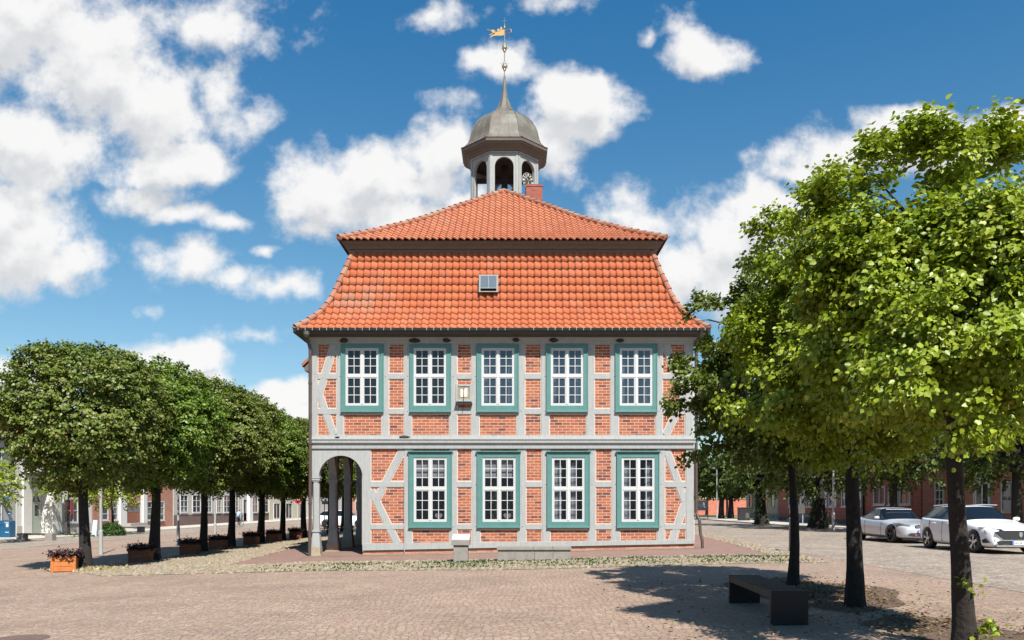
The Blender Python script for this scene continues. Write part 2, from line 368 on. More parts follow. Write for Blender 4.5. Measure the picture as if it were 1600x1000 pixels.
M['ridge'] = tilemat('weathered_ridge_tiles', sc([(.52,.24,.17),(.60,.31,.23),(.46,.21,.15),(.56,.36,.27)], (.55,.5,.45)), (.17,.14,.10))
M['zinc'] = simple('weathered_gutter_zinc', (.095,.092,.086), .5, .15, 4, .1, .3)
M['pipe'] = simple('dark_brown_downpipe', (.075,.05,.042), .45, .2, 3)
M['copper'] = simple('aged_lead_copper', (.12,.105,.085), .66, .22, 1.6, .15, .1, 12, dirt=((.20,.22,.19), 1.3, .52, .5))
M['gold'] = simple('gilded_metal', (.30,.19,.075), .4, .15, 12, 0, .6)
M['iron'] = simple('dark_iron', (.035,.034,.034), .5, .2, 10, .1, .5)
M['bark'] = simple('linden_bark', (.017,.0125,.0095), .95, .35, 9, 1.0, bscale=22, dirt=((.035,.033,.022), 4, .55, .6))
M['bark2'] = simple('dark_bark', (.017,.014,.012), .95, .35, 9, .8, bscale=22)
M['concrete'] = simple('weathered_concrete', (.225,.205,.18), .9, .12, 5, .35, bscale=60, dirt=((.13,.12,.10), 7, .56, .6))
M['granite'] = simple('light_granite', (.30,.28,.25), .85, .12, 30, .4, bscale=60)
M['sandstone'] = simple('sandstone_base', (.30,.25,.175), .85, .15, 8, .3)
M['setts'] = settmat('pink_granite_setts', sc([(.44,.295,.245),(.52,.38,.31),(.37,.25,.205),(.58,.44,.36),(.46,.305,.265),(.42,.32,.25),(.49,.33,.265),(.50,.40,.29)], (.60,.585,.535)), (.17,.125,.09), 9.5, big=.2, stretch=(1.0,1.15))
M['street'] = settmat('grey_street_setts', sc([(.37,.31,.255),(.46,.39,.32),(.31,.26,.22),(.50,.42,.34),(.40,.33,.27),(.28,.245,.22)], (.70,.68,.65)), (.15,.12,.09), 7.0, big=.22, stretch=(1.15,.9))
M['field'] = settmat('yellow_field_stones_bed', [(.22,.18,.12),(.26,.21,.15),(.20,.165,.11)], (.13,.11,.06), 12, big=.2, moss=(.09,.11,.035,.6))
M['fstone'] = None
M['pathbrick'] = brickmat('red_clinker_paving', sc([(.33,.165,.125),(.38,.20,.155),(.29,.145,.12),(.36,.21,.17)], (.62,.68,.68)), (.15,.115,.09), bw=.22, bh=.11, mort=.008, axes='xy')
M['pavement'] = settmat('pale_pavement_slabs', [(.42,.385,.33),(.47,.43,.37),(.38,.345,.3)], (.27,.24,.2), 2.4, jw=.03, rnd=.15, wobble=0, big=.12, bump=.3)
M['mulch'] = simple('leaf_mulch_soil', (.085,.055,.036), .95, .4, 12, 1.0, bscale=35, dirt=((.17,.105,.06), 22, .5, .8))
M['leaf_c'] = leafmat('bright_linden_leaf', [(.12,.18,.010),(.19,.26,.014),(.26,.31,.024),(.14,.205,.012),(.34,.37,.05),(.21,.28,.018)], .24)
M['leaf_a'] = leafmat('dusty_linden_leaf', [(.07,.11,.012),(.095,.14,.016),(.145,.175,.035),(.08,.12,.013),(.19,.20,.06),(.11,.15,.02)], .24)
M['leaf_l'] = leafmat('dark_linden_leaf', [(.06,.10,.012),(.09,.135,.016),(.16,.19,.035),(.07,.11,.013),(.24,.24,.08),(.12,.16,.022)], .22)
M['leaf_l2'] = leafmat('fresh_linden_leaf', [(.06,.115,.012),(.09,.155,.016),(.15,.22,.03),(.07,.125,.012),(.21,.27,.05),(.12,.185,.022)], .24)
M['leaf_far'] = leafmat('deep_green_leaf', [(.04,.065,.010),(.06,.09,.013),(.09,.12,.02)], .2, .65)
M['leaf_shrub'] = leafmat('green_shrub_leaf', [(.04,.085,.016),(.055,.11,.02),(.035,.07,.012)], .25)
M['leaf_plum'] = leafmat('plum_bedding_leaf', [(.045,.018,.022),(.07,.028,.03),(.03,.022,.018),(.10,.05,.05)], .15)
M['petal'] = simple('pale_petals', (.4,.37,.37), .7, .08, 30)
M['crate'] = simple('orange_stained_planks', (.42,.135,.03), .6, .2, 7, .3)
M['crate_d'] = simple('red_brown_planks', (.17,.055,.025), .7, .2, 7, .3)
M['bench_wood'] = simple('worn_dark_wood', (.028,.024,.02), .75, .35, 5, .5, bscale=30)
M['bench_edge'] = simple('worn_brown_plank_edge', (.07,.05,.036), .75, .4, 5, .5, bscale=30)
M['bench_metal'] = simple('dark_steel_plate', (.012,.013,.016), .5, .12, 3, .05, .3)
M['turret_shade'] = simple('shade_black_timber', (.03,.024,.02), .9, .2, 5)  # inner shade of the turret put into a near-black timber colour
M['nest'] = simple('mud_nest', (.035,.028,.02), .95, .3, 20, 1.0)
M['steel'] = simple('grey_painted_pole', (.32,.32,.315), .45, .06, 4)
M['skin'] = simple('skin', (.55,.33,.25), .6, .05)
M['cloth_blue'] = simple('light_blue_shirt', (.16,.30,.46), .85, .08)
M['cloth_dark'] = simple('dark_clothes', (.03,.03,.04), .85, .1)
M['cloth_red'] = simple('dusky_red_top', (.35,.12,.11), .85, .1)
M['hair'] = simple('brown_hair', (.10,.07,.05), .8, .2)

# ------------------------------------------------------------------ ground
def sheet(name, polys, m, dz, kind='structure'):
    mb = MB()
    for poly in polys:                     # convex polygons in x,y; split at the slope breaks
        bm = bmesh.new(); vs = [bm.verts.new((p[0], p[1], 0)) for p in poly]; bm.faces.new(vs)
        for xb in (-26, 6): bmesh.ops.bisect_plane(bm, geom=bm.verts[:]+bm.edges[:]+bm.faces[:], plane_co=(xb, 0, 0), plane_no=(1, 0, 0))
        bm.verts.ensure_lookup_table(); bm.verts.index_update()
        mb.add([(v.co.x, v.co.y, G(v.co.x)+dz) for v in bm.verts], [[v.index for v in f.verts] for f in bm.faces]); bm.free()
    me = mb.build(name, m); 
    for p in me.data.polygons:
        if p.normal.z < 0: p.flip()
    if kind: me['kind'] = kind
    return me
sheet('ground', [[(-1500,-60),(1500,-60),(1500,3000),(-1500,3000)]], M['setts'], 0)
sheet('street', [[(8.0,-20),(18.3,-20),(18.3,78),(9.6,78)], [(8.6,78),(40,78),(52,108),(12,108)]], M['street'], .004)
sheet('far_street', [[(-29.5,-20),(-24.5,-20),(-22.5,130),(-28.0,130)], [(-28,108),(60,108),(60,124),(-28,124)]], M['street'], .008)
# pavements with real kerb height
def slab(name, pts, m, h):
    mb = MB(); n = len(pts)
    v = [(p[0], p[1], G(p[0])-.05) for p in pts]+[(p[0], p[1], G(p[0])+h) for p in pts]
    mb.add(v, [tuple(range(n, 2*n))]+[(i, (i+1) % n, n+(i+1) % n, n+i) for i in range(n)])
    o = mb.build(name, m); o['kind'] = 'structure'; return o
slab('pavement', [(18.3,-20),(26,-20),(26,78),(18.3,78)], M['pavement'], .10)
slab('pavement_far', [(-34,-20),(-29.5,-20),(-28.0,130),(-34,130)], M['pavement'], .10)
band = [[(-10.4,20.3),(-5,20.6),(0,19.6),(8.0,20.2),(8.2,22.2),(7.4,23.2),(0,23.3),(-6,24.0),(-8.3,23.2),(-11.6,21.6)],
        [(-12.0,21.6),(-8.3,23.0),(-9.3,38),(-9.5,70),(-12.2,70)], [(7.5,22.6),(8.3,22.2),(9.6,40),(9.0,40)]]
sheet('stone_band', band, M['field'], .008)
sheet('brick_path', [[(-8.3,23.0),(-6,23.9),(0,23.2),(7.5,23.1),(9.0,40),(9.0,44),(-9.4,44)]], M['pathbrick'], .012)
sheet('arcade_floor', [[(-6.9,26.7),(-4.9,26.7),(-4.9,45),(-6.9,45)]], M['pathbrick'], .02)
sheet('plinth_gravel', [[(-6.9,26.25),(6.3,26.35),(6.3,27.1),(-6.9,27.1)]], M['field'], .018)
sheet('verge', [[(20,98),(40,98),(40,109.7),(20,109.7)]], simple('mown_grass', (.09,.14,.035), .9, .3, 3, .5), .03)
# field stones set in the band, real rounded stones
def fieldstones():
    rng = np.random.default_rng(3); P = []
    def inside(x, y, poly):
        r = np.zeros(len(x), bool); n = len(poly)
        for i in range(n):
            x1, y1 = poly[i]; x2, y2 = poly[(i+1) % n]
            c = ((y1 > y) != (y2 > y)) & (x < (x2-x1)*(y-y1)/(y2-y1+1e-9)+x1); r ^= c
        return r
    s = .155; gx, gy = np.meshgrid(np.arange(-12.5, 10, s), np.arange(19.4, 44, s))
    gx = gx.ravel()+rng.uniform(-.05, .05, gx.size); gy = gy.ravel()+rng.uniform(-.05, .05, gy.size)
    k = np.zeros(gx.size, bool)
    for p in band: k |= inside(gx, gy, p)
    k &= rng.random(gx.size) > .05
    gx, gy = gx[k], gy[k]; n = len(gx)
    ns = 7; ang = rng.uniform(0, 6.28, n); rx = rng.uniform(.055, .09, n); ry = rng.uniform(.045, .075, n); h = rng.uniform(.018, .04, n)
    rings = [(1.0, -.3), (.85, .45), (.45, .95)]
    V = np.zeros((n, ns*3+1, 3))
    for ri, (rr, hh) in enumerate(rings):
        for q in range(ns):
            a = 2*math.pi*q/ns; jx = rng.uniform(.85, 1.12, n)
            x = rx*math.cos(a)*rr*jx; y = ry*math.sin(a)*rr*jx
            V[:, ri*ns+q, 0] = x*np.cos(ang)-y*np.sin(ang); V[:, ri*ns+q, 1] = x*np.sin(ang)+y*np.cos(ang); V[:, ri*ns+q, 2] = h*hh
    V[:, -1, 2] = h
    V[:, :, 0] += gx[:, None]; V[:, :, 1] += gy[:, None]; V[:, :, 2] += np.clip(.0213*gx-.057, -.61, .071)[:, None]+.008
    fs = []
    for ri in range(2):
        for q in range(ns): fs.append([ri*ns+q, ri*ns+(q+1) % ns, (ri+1)*ns+(q+1) % ns, (ri+1)*ns+q])
    for q in range(ns): fs.append([2*ns+q, 2*ns+(q+1) % ns, 3*ns, 3*ns])
    tri = [f[:3] for f in fs[2*ns:]]; quad = fs[:2*ns]; nv = ns*3+1
    off = (np.arange(n)*nv)[:, None, None]
    Q = (np.array(quad)[None]+off).reshape(-1, 4); T = (np.array(tri)[None]+off).reshape(-1, 3)
    me = bpy.data.meshes.new('field_stones'); me.vertices.add(n*nv); me.vertices.foreach_set('co', V.reshape(-1))
    loops = np.concatenate([Q.ravel(), T.ravel()]); me.loops.add(len(loops)); me.loops.foreach_set('vertex_index', loops)
    st = np.concatenate([np.arange(len(Q))*4, len(Q)*4+np.arange(len(T))*3]); me.polygons.add(len(st)); me.polygons.foreach_set('loop_start', st)
    me.polygons.foreach_set('use_smooth', np.ones(len(st), bool))
    a = me.attributes.new('rnd', 'FLOAT', 'FACE'); rv = rng.random(n)
    a.data.foreach_set('value', np.concatenate([np.repeat(rv, len(quad)), np.repeat(rv, len(tri))]))
    me.update(calc_edges=True)
    m = tilemat('rounded_field_stone', sc([(.46,.37,.24),(.56,.47,.33),(.38,.31,.21),(.62,.52,.40),(.50,.38,.27),(.36,.33,.27),(.54,.42,.27)], (.46,.46,.46)), (.11,.12,.05))
    me.materials.append(m); o = link('field_stones', me); tag(o, 'rounded yellowish field stones paving the strip round the town hall', 'paving stones', kind='stuff')
fieldstones()

# ------------------------------------------------------------------ town hall
YF = F/46.5; SB = 46.5
def fx(px): return (px-800)/SB
def fz(py): return CH+(HZ-py)/SB
CX, HW = -.335, 6.4; YFC = YF+HW; YBK = YF+18.0; YBC = YBK-HW
hall = empty('town_hall', (CX, YF+9, -.2), 0, 'half-timbered brick town hall with orange mansard roof and domed clock turret', 'town hall')
UF_W = [(533,599.6,540,592),(640,705,646.3,697.5),(744.8,810.8,752.2,804),(853.5,918.8,860.4,911.6),(961,1026.8,968,1019.6)]
GF_W = [(638.7,706.3,646.5,698.6),(745.4,812.8,754,806),(854.6,921.7,862.3,913.6),(963.5,1030,971,1023)]
UY = (538.5,643,544,634); GY = (706.4,823.5,714.8,815.3)
holes = [(fx(a[2]), fx(a[3]), fz(UY[3]), fz(UY[2])) for a in UF_W]+[(fx(a[2]), fx(a[3]), fz(GY[3]), fz(GY[2])) for a in GF_W]
arch_l, arch_r = fx(498), fx(566.5)
def wall_holes(mb, x0, x1, z0, z1, holes, yf, yb):
    xs = sorted({x0, x1, *[h[0] for h in holes], *[h[1] for h in holes]}); zs = sorted({z0, z1, *[h[2] for h in holes], *[h[3] for h in holes]})
    xs = [x for x in xs if x0 <= x <= x1]; zs = [z for z in zs if z0 <= z <= z1]
    for i in range(len(xs)-1):
        for j in range(len(zs)-1):
            cx_, cz_ = (xs[i]+xs[i+1])/2, (zs[j]+zs[j+1])/2
            if any(h[0] < cx_ < h[1] and h[2] < cz_ < h[3] for h in holes): continue
            for y, rev in ((yf, False), (yb, True)):
                q = [(xs[i], y, zs[j]), (xs[i+1], y, zs[j]), (xs[i+1], y, zs[j+1]), (xs[i], y, zs[j+1])]
                mb.add(q[::-1] if rev else q, [(0, 1, 2, 3)])
    for (a, b, c, d) in holes:
        mb.add([(a,yf,c),(a,yb,c),(a,yb,d),(a,yf,d)], [(3,2,1,0)]); mb.add([(b,yf,c),(b,yb,c),(b,yb,d),(b,yf,d)], [(0,1,2,3)])
        mb.add([(a,yf,c),(b,yf,c),(b,yb,c),(a,yb,c)], [(0,1,2,3)]); mb.add([(a,yf,d),(b,yf,d),(b,yb,d),(a,yb,d)], [(3,2,1,0)])
YW = YF+.034
mb = MB(); wall_holes(mb, fx(569), fx(1083), fz(852), fz(700), holes[5:], YW, YW+.3)
wall_holes(mb, fx(488), fx(1082), fz(700), fz(524), holes[:5], YW, YW+.3)
mb.build('brick_wall', M['brick'], hall)
mb = MB(); xl, xr = fx(488.2), fx(1082)
for a_ in ((xl, xl+.3, fz(700), fz(522)), (xr-.3, xr, .0, fz(522)), (-5.0, -4.75, -.2, fz(701))): MB().box(a_[0], a_[1], YW+.301, YBK, a_[2], a_[3]).build('side_wall', M['brick_side'], hall)
mb = MB(); mb.box(xl, xr, YBK+.001, YBK+.3, -.2, fz(522)); mb.build('back_wall', M['brick'], hall)
mb = MB(); mb.box(xl+.31, xr-.31, YW+3.4, YW+3.5, fz(689), fz(524)); mb.box(-4.74, xr-.31, YW+3.4, YW+3.5, .1, fz(697)); mb.box(xl+.31, xr-.31, YW+.302, YBK-.1, fz(696), fz(690)); mb.box(-4.74, xr-.31, YW+.302, YW+3.39, .0, .12)
mb.box(xl+.31, xr-.31, YW+.302, YBK-.1, fz(526), fz(524)+.05)
mb.build('dark_rooms', M['dark_room'], hall)
# plinth
mb = MB(); mb.add([(fx(566),YF+.06,-.3),(fx(1085),YF+.06,-.1),(fx(1085),YF+.06,fz(850)),(fx(566),YF+.06,fz(861))], [(0,1,2,3)])
mb.add([(fx(566),YF+.06,-.3),(fx(566),YF+.06,fz(861)),(fx(566),YF+.5,fz(861)),(fx(566),YF+.5,-.3)], [(0,1,2,3)])
mb.add([(fx(1085),YF+.06,-.1),(fx(1085),YF+6,-.1),(fx(1085),YF+6,fz(850)),(fx(1085),YF+.06,fz(850))], [(0,1,2,3)])
mb.build('plinth', M['plinth'], hall)

E = .026   # pale edging width
def timber(name, kind, pts, rec):
    """pts: rectangle px (x0,x1,y0,y1) or ('d',(xa,ya),(xb,yb),w)"""
    mb = MB(); me_ = MB(); j = random.uniform(0, .0012)
    if pts[0] == 'd':
        a = (fx(pts[1][0]), fz(pts[1][1])); b = (fx(pts[2][0]), fz(pts[2][1])); w_ = pts[3]/SB
        mb.beam(a, b, w_, YF+rec+j, YW); me_.beam(a, b, w_+2*E, YF+.024+rec*.5+j, YW)
    else:
        x0, x1, y0, y1 = pts; X0, X1, Z0, Z1 = fx(x0), fx(x1), fz(y1), fz(y0)
        mb.box(X0, X1, YF+rec+j, YW, Z0, Z1)
        if kind == 'v': me_.box(X0-E, X1+E, YF+.024+rec*.5+j, YW, Z0, Z1)
        else: me_.box(X0, X1, YF+.024+rec*.5+j, YW, Z0-E, Z1+E)
    o = mb.build(name, M['timber'], hall, bevel=.004)
    return me_
edge = MB(); MBQ = MB()
def T(name, kind, pts, rec):
    e = timber(name, kind, pts, rec); edge.add(e.v, e.f)
# upper floor
zt, zb_ = 533, 681
for (a, b) in [(487.2,496),(526,536.5),(596.5,607),(631.7,643),(702.5,714),(736.7,748.7),(807.3,820),(845.7,858),(916.5,928.7),(954.3,966.5),(1024.6,1035.2),(1070.7,1082.4)]:
    T('post', 'v', (a, b, zt, zb_), 0)
gaps = [(496,526),(607,631.7),(714,736.7),(820,845.7),(928.7,954.3),(1035.2,1070.7)]
for (a, b) in gaps: T('rail', 'h', (a+.01, b-.01, 583.6, 592), .003)
for (a, b) in [(496,526),(536.5,596.5),(607,631.7),(643,702.5),(714,736.7),(748.7,807.3),(820,845.7),(858,916.5),(928.7,954.3),(966.5,1024.6),(1035.2,1070.7)]:
    T('rail', 'h', (a+.01, b-.01, 638.5, 647), .003)
T('brace', 'd', ('d', (522,538), (498.5,614), 10.5), .007); T('brace', 'd', ('d', (495.5,607), (521.5,680), 10.0), .0085)
T('brace', 'd', ('d', (1040.5,538), (1067,622), 10.5), .007); T('brace', 'd', ('d', (1069,622), (1040,680), 10.5), .0085)
# ground floor
for (a, b) in [(566.7,579),(632,643.8),(702.5,714),(737.3,750),(809.3,821.7),(847.2,859.4),(919.5,930.6),(956.2,968.6),(1027,1038.8),(1072.3,1084.3)]:
    T('post', 'v', (a, b, 700, 852 if a < 900 else 848), 0)
for (a, b) in [(579,632),(714,737.3),(821.7,847.2),(930.6,956.2),(1038.8,1072.3)]: T('rail', 'h', (a+.01, b-.01, 752.5, 761), .003)
for (a, b) in [(579,632),(643.8,702.5),(714,737.3),(750,809.3),(821.7,847.2),(859.4,919.5),(930.6,956.2),(968.6,1027),(1038.8,1072.3)]:
    T('rail', 'h', (a+.01, b-.01, 819, 827), .003)
T('brace', 'd', ('d', (629,703), (588,781), 10.5), .007); T('brace', 'd', ('d', (579.5,766), (621,850), 10.5), .0085)
T('brace', 'd', ('d', (1041.8,703), (1070,783), 10.5), .007); T('brace', 'd', ('d', (1073,779), (1050,846), 10.5), .0085)
edge.build('mortar_edging', M['edge'], hall)
for (pxs, rows) in (((531,602,637,708,743,814,852,923,960,1030), (588,642.5,545)), ((638,708,744,816,853,925,962,1033), (757,823,708))):
    for px_ in pxs:
        for py_ in rows:
            if random.random() < .8: MBQ.add([(fx(px_)+q[0], YF-.004+random.uniform(0,.001), fz(py_)+q[1]) for q in ((-.012,-.012),(.012,-.012),(.012,.012),(-.012,.012))], [(0,1,2,3)])
MBQ.build('bolt_pattern', M['iron'], hall)
# sill beam, slightly sloping
mb = MB(); mb.prism([(fx(566.2),fz(860.3)),(fx(1085.4),fz(849.6)),(fx(1085.4),fz(843.2)),(fx(566.2),fz(849.2))], YF-.006, YW+.02); mb.build('sill_beam', M['timber'], hall, bevel=.005)
mb = MB(); mb.box(fx(486.8), fx(1082.8), YF-.004, YW, fz(538.5), fz(520)); mb.build('top_plate', M['timber'], hall)

def ring(prof, cxa=CX, y0c=YFC, y1c=YBC, hw=None):
    """profile of (half width, z) swept round the rectangular plan"""
    mb = MB(); vs = []
    for (w_, z) in prof:
        vs += [(cxa-w_, y0c-w_, z), (cxa+w_, y0c-w_, z), (cxa+w_, y1c+w_, z), (cxa-w_, y1c+w_, z)]
    fs = []
    for i in range(len(prof)-1):
        for k in range(4): fs.append((i*4+k, i*4+(k+1) % 4, (i+1)*4+(k+1) % 4, (i+1)*4+k))
    return mb.add(vs, fs)
# storey moulding between floors
h = HW+.0
ring([(h-.02,fz(702)),(h+.05,fz(701)),(h+.055,fz(697)),(h+.03,fz(696.4)),(h+.035,fz(693.4)),(h+.10,fz(692.2)),(h+.105,fz(688)),(h+.13,fz(687.2)),(h+.13,fz(685.6)),(h+.02,fz(684.4)),(h+.012,fz(680)),(h-.02,fz(679.8))]).build('storey_moulding', M['timber'], hall)
# eaves cornice and soffit
ring([(h-.02,fz(538)),(h+.03,fz(537)),(h+.035,fz(532)),(h+.09,fz(530)),(h+.10,fz(527)),(h+.15,7.14)]).build('eaves_moulding', M['timber'], hall)
ring([(h+.15,7.139),(h+.17,7.17),(h+.47,7.20),(h+.49,7.23),(h+.49,7.27),(h+.3,7.30)]).build('eaves_soffit', simple('shade_dark_soffit', (.05,.044,.038), .7, .1, 5), hall)  # shade under the eaves is put into the soffit's dark brown
# ---- roof
lower = [(6.84,7.36),(6.60,7.56),(6.42,7.72),(6.10,8.10),(5.89,8.48),(5.71,8.95),(5.50,9.55),(5.30,10.15),(5.24,10.36)]
upper = [(5.66,10.72),(4.6,11.30),(3.2,12.20),(1.6,13.38),(0.02,14.55)]
def slope(name, prof, side, m, seg=8, course=.33, tw=.237, parent=hall, amp=.034):
    pts = [Vector((p[0], p[1])) for p in prof]; L = [0]
    for i in range(1, len(pts)): L.append(L[-1]+(pts[i]-pts[i-1]).length)
    tot = L[-1]; nc = max(1, round(tot/course)); cs = tot/nc
    def P(s):
        s = min(max(s, 0), tot)
        for i in range(1, len(L)):
            if s <= L[i]+1e-9:
                t = (s-L[i-1])/(L[i]-L[i-1]); d = (pts[i]-pts[i-1]).normalized(); return pts[i-1].lerp(pts[i], t), Vector((d.y, -d.x))
        return pts[-1], Vector((1, 0))
    if side in 'FB': ulo, uhi, uc = -prof[0][0]-.1, prof[0][0]+.1, CX
    else: ulo, uhi, uc = (YFC-prof[0][0])-.1, (YBC+prof[0][0])+.1, 0
    nt_ = int(math.ceil((uhi-ulo)/tw)); nu = nt_*seg
    rng = np.random.default_rng(len(name)*7+ord(side))
    V = []; Fc = []; RV = []
    jit = rng.uniform(-.0018, .0018, (nc, nt_+1)); rnd = rng.random((nc, nt_))
    us = ulo+np.arange(nu+1)*tw/seg; tt = (np.arange(nu+1) % seg)/seg; ti = np.minimum(np.arange(nu+1)//seg, nt_)
    wave = amp*np.sin(2*np.pi*tt)+.35*amp*np.sin(4*np.pi*tt+.4)
    for c in range(nc):
        rows = [(c*cs-.045, .0), (c*cs-.045, .044), (c*cs+cs*.5, .026), ((c+1)*cs+.0, .012)]
        b = len(V)//1
        base = sum(len(v) for v in V) if V else 0
        for (s, lift) in rows:
            p, n = P(s)
            if s < 0: p = p+(pts[0]-pts[1]).normalized()*(-s)
            hh = lift+wave+jit[c][ti]
            if lift == .006: hh = hh-.0
            w_ = p.x+n.x*hh; z = p.y+n.y*hh
            if side == 'F': a = np.stack([uc+us, YFC-w_, z], 1)
            elif side == 'B': a = np.stack([uc-us, YBC+w_, z], 1)
            elif side == 'L': a = np.stack([CX-w_, us[::-1], z], 1)
            else: a = np.stack([CX+w_, us, z], 1)
            V.append(a)
        idx = base+np.arange(nu)
        for r_ in range(3):
            a0 = idx+r_*(nu+1); a1 = a0+1; b1 = a1+(nu+1); b0 = a0+(nu+1)
            Fc.append(np.stack([a0, a1, b1, b0], 1)); RV.append(rnd[c][np.minimum(np.arange(nu)//seg, nt_-1)])
    V = np.concatenate(V); Fc = np.concatenate(Fc); RV = np.concatenate(RV)
    off = wloc(parent); V = V-np.array([off.x, off.y, off.z])
    me = bpy.data.meshes.new(name); me.vertices.add(len(V)); me.vertices.foreach_set('co', V.ravel()); me.loops.add(Fc.size); me.loops.foreach_set('vertex_index', Fc.ravel())
    me.polygons.add(len(Fc)); me.polygons.foreach_set('loop_start', np.arange(len(Fc))*4)
    me.polygons.foreach_set('use_smooth', np.tile(np.repeat([False, True, True], nu), nc))
    at = me.attributes.new('rnd', 'FLOAT', 'FACE'); at.data.foreach_set('value', RV)
    me.update(calc_edges=True)
    bm = bmesh.new(); bm.from_mesh(me)
    def cut(co, no): bmesh.ops.bisect_plane(bm, geom=bm.verts[:]+bm.edges[:]+bm.faces[:], plane_co=Vector(co)-off, plane_no=no, clear_outer=True)
    if side == 'F': cut((CX, YFC, 0), (-1, 1, 0)); cut((CX, YFC, 0), (1, 1, 0))
    if side == 'B': cut((CX, YBC, 0), (1, -1, 0)); cut((CX, YBC, 0), (-1, -1, 0))
    if side == 'L': cut((CX, YFC, 0), (1, -1, 0)); cut((CX, YBC, 0), (1, 1, 0))
    if side == 'R': cut((CX, YFC, 0), (-1, -1, 0)); cut((CX, YBC, 0), (-1, 1, 0))
    bm.to_mesh(me); bm.free()
    me.materials.append(m); return link(name, me, parent)
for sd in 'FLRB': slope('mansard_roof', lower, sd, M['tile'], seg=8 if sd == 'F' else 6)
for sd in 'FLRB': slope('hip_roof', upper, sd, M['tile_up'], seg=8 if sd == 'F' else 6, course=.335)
mb = MB(); mb.add([(CX-.0,YFC+.2,14.5),(CX,YBC,14.5)], [])
# closed under-roof so no light leaks through the tile joints
ring([(p[0]-.03, p[1]-.04) for p in lower]).build('roof_boarding', M['timber_dark'], hall)
ring([(p[0]-.03, p[1]-.05) for p in upper]).build('roof_boarding', M['timber_dark'], hall)
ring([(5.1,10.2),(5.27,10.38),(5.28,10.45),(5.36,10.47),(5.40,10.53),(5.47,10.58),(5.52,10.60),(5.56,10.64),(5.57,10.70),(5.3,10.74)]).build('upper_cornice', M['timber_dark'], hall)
def caps(pts3, name='hip_tiles', r=.095, step=.33, parent=hall):
    mb = MB(); pts = [Vector(p) for p in pts3]; L = [0]
    for i in range(1, len(pts)): L.append(L[-1]+(pts[i]-pts[i-1]).length)
    def P(s):
        s = min(max(s, 0), L[-1])
        for i in range(1, len(L)):
            if s <= L[i]+1e-9: return pts[i-1].lerp(pts[i], (s-L[i-1])/(L[i]-L[i-1]))
        return pts[-1]
    n = round(L[-1]/step); st = L[-1]/n
    for i in range(n):
        a, b = P(i*st-.04), P((i+1)*st); j = random.uniform(-.01, .01)
        mb.tube([a+Vector((0,0,.03+j)), a.lerp(b, .12)+Vector((0,0,.03+j)), b+Vector((0,0,.005))], [r*1.12, r*1.08, r*.88], n=10)
    o = mb.build(name, M['ridge'], parent, smooth=False)
    at = o.data.attributes.new('rnd', 'FLOAT', 'FACE'); at.data.foreach_set('value', np.repeat(np.random.default_rng(5).random(n), 22)[:len(o.data.polygons)])
    return o
for (sx, sy) in ((-1,-1),(1,-1),(-1,1),(1,1)):
    for prof in (lower, upper):
        caps([(CX+sx*p[0], (YFC-p[0]) if sy < 0 else (YBC+p[0]), p[1]+.03) for p in prof])
caps([(CX,YFC,14.57),(CX,YBC,14.57)], 'ridge_tiles')
# gutters
yg = YFC-6.92; mb = MB()
def gutter(x0, x1, y, z):
    prof = [(0.075*math.cos(a), .075*math.sin(a)) for a in [math.pi+math.pi*k/8 for k in range(9)]]
    vs = []; 
    for x in (x0, x1):
        for (u, v_) in prof: vs.append((x, y+u, z+v_))
    mb.add(vs, [(k, k+1, 10+k, 9+k) for k in range(8)])
    mb.tube([(x0, y-.078, z), (x1, y-.078, z)], .012, 6)
    mb.add([(x0,y+.06,z-.06),(x1,y+.06,z-.06),(x1,y+.1,z+.06),(x0,y+.1,z+.06)], [(0,1,2,3)])
gutter(CX-6.87, CX+6.87, yg, 7.345); mb.build('gutter', M['zinc'], hall)
mb = MB()
for k in range(58):
    x = CX-6.7+k*.2345
    if random.random() < .8: mb.box(x, x+.018, yg-.096, yg-.088, 7.27, 7.345)
mb.build('gutter_brackets', M['steel'], hall)
# downpipes
def pipe(pts, r=.05):
    mb = MB(); mb.tube(pts, r, 10)
    for i in range(len(pts)-1):
        a, b = Vector(pts[i]), Vector(pts[i+1])
        if (b-a).length > 2.4:
            for t in (.2, .55, .9): c = a.lerp(b, t); mb.lathe([(r+.012,-.03),(r+.012,.03)], c, 10)
    return mb.build('downpipe', M['pipe'], hall, smooth=False)
xp = fx(486.0)
pipe([(xp-.02,yg,7.28),(xp-.02,yg+.03,7.12),(xp,YF-.12,6.75),(xp,YF-.12,1.0),(xp-.02,YF-.14,-.22)], .055)
mb = MB(); mb.lathe([(.05,-.16),(.1,-.08),(.1,.03)], (xp-.02,yg,7.22), 10); mb.build('downpipe_hopper', M['zinc'], hall)
xp = fx(1087.5)
pipe([(fx(1091),yg,7.28),(fx(1089.5),yg+.1,7.1),(xp,YF-.03,6.75),(xp,YF-.03,1.28),(fx(1092),YF-.10,1.0),(fx(1093),YF-.12,.6),(fx(1095.5),YF-.16,.35),(fx(1096),YF-.16,.0)], .052)
mb = MB(); mb.tube([(fx(632),YF-.02,fz(753)),(fx(632),YF-.02,fz(863))], .014, 6); mb.build('cable_pipe', M['steel'], hall)
